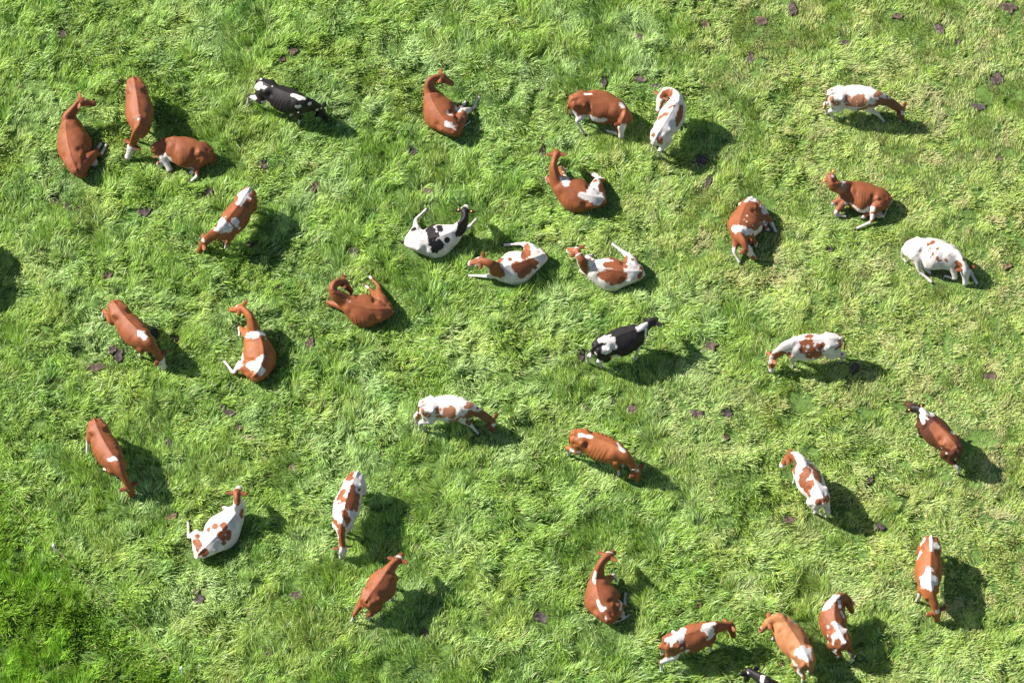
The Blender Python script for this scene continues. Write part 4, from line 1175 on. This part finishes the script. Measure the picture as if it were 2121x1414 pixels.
tid = tid[k2]; bx = bx[k2]; by = by[k2]; nB = len(tid)
bz = samp(HG, bx, by)
az = th[tid] + rng.normal(0, .38, nB)
bl = ln[tid] * rng.uniform(.55, 1.2, nB)
la = np.clip(lay[tid] + rng.normal(0, .16, nB), .05, 1.08)
cu_ = curl[tid] + rng.normal(0, .35, nB)
wd = rng.uniform(.0045, .0095, nB) * (1 + .25 * (bl > .33))
ph0 = la * .75; ph1 = .55 + la * 1.12          # tilt from vertical at root and tip
SEG = 3
pos = np.stack([bx, by, bz], 1)
VV = np.empty((nB, 7, 3), np.float32)
rollb = rng.normal(0, .55, nB)
for s_ in range(SEG + 1):
    f = s_ / SEG
    a2 = az + cu_ * f
    ph = ph0 + (ph1 - ph0) * f
    dirv = np.stack([np.sin(ph) * np.cos(a2), np.sin(ph) * np.sin(a2), np.cos(ph)], 1)
    side = np.stack([-np.sin(a2), np.cos(a2), 0 * a2], 1)
    nup = np.cross(dirv, side)
    sd2 = side * np.cos(rollb)[:, None] + nup * np.sin(rollb)[:, None]
    ww = (wd * (1, 1.0, .75)[s_])[:, None] if s_ < SEG else None
    if s_ < SEG:
        VV[:, 2 * s_] = pos - sd2 * ww; VV[:, 2 * s_ + 1] = pos + sd2 * ww
        pos = pos + dirv * (bl / SEG)[:, None]
        pos[:, 2] = np.maximum(pos[:, 2], .012)
    else:
        VV[:, 6] = pos
base_i = (np.arange(nB) * 7)[:, None]
lp = np.concatenate([base_i + np.array([[0, 1, 3, 2]]), base_i + np.array([[2, 3, 5, 4]]), base_i + np.array([[4, 5, 6]])], 1)
sizes = np.tile(np.array([4, 4, 3]), nB)
me = np_mesh('grass', VV.reshape(-1, 3), lp.ravel(), sizes, M_GRASS)
bc = tcol[tid] * (1 + rng.normal(0, .28, nB))[:, None]
st_m = rng.uniform(0, 1, nB) < (.035 + .10 * dry[tid])
bc[st_m] = g_straw * .95
pl_m = rng.uniform(0, 1, nB) < .10 * (1 - lush[tid])
bc[pl_m] = g_pale * 1.15
bc = np.clip(bc, .005, .8)
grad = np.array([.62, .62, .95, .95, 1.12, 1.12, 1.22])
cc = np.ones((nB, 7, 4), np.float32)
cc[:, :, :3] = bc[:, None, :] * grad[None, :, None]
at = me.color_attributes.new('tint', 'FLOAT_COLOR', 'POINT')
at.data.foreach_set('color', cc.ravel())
o = bpy.data.objects.new('grass', me); C.objects.link(o)
tag(o, 'long matted green pasture grass covering the whole field', 'grass', kind='stuff')
print('blades', nB)

# ------------------------------------------------------------------ buttercups
fl_px = [(840, 440), (880, 445), (1050, 445), (1440, 405), (1405, 425), (1485, 420), (1500, 490), (1725, 100), (2070, 130), (2040, 150), (2046, 133), (640, 352), (648, 358),
         (530, 355), (545, 362), (1750, 765), (1765, 783), (1780, 790), (1985, 623), (485, 1090), (100, 640), (135, 745), (425, 870), (380, 880), (860, 40), (1480, 425), (1440, 860)]
V, F = [], []
pts = []
for (px, py) in fl_px:
    for _ in range(random.randint(3, 8)):
        c = P(px, py); pts.append((c.x + random.gauss(0, .12), c.y + random.gauss(0, .12)))
for _ in range(420):
    pts.append((random.uniform(-15, 15), random.uniform(-12, 14)))
for (x, y) in pts:
    h = float(samp(HG, np.array([x]), np.array([y]))[0]); fl_ = float(samp(FL, np.array([x]), np.array([y]))[0])
    if fl_ < .7: continue
    z = h + random.uniform(.12, .2); r_ = random.uniform(.010, .019)
    c = Vector((x, y, z)); tl = Vector((random.gauss(0, .4), random.gauss(0, .4), 1)).normalized()
    s = tl.cross(Vector((0, 1, 0))).normalized(); u = s.cross(tl)
    b0 = len(V); V.append(c - tl * .006)
    for j in range(10):
        rr = r_ * (1 if j % 2 == 0 else .55)
        V.append(c + (s * math.cos(j * math.pi / 5) + u * math.sin(j * math.pi / 5)) * rr + tl * .004)
    for j in range(10): F.append((b0, b0 + 1 + j, b0 + 1 + (j + 1) % 10))
o = link_mesh('buttercups', V, F, M_PETAL, smooth=False)
tag(o, 'tiny yellow buttercup flowers sprinkled through the grass', 'flowers', kind='stuff')
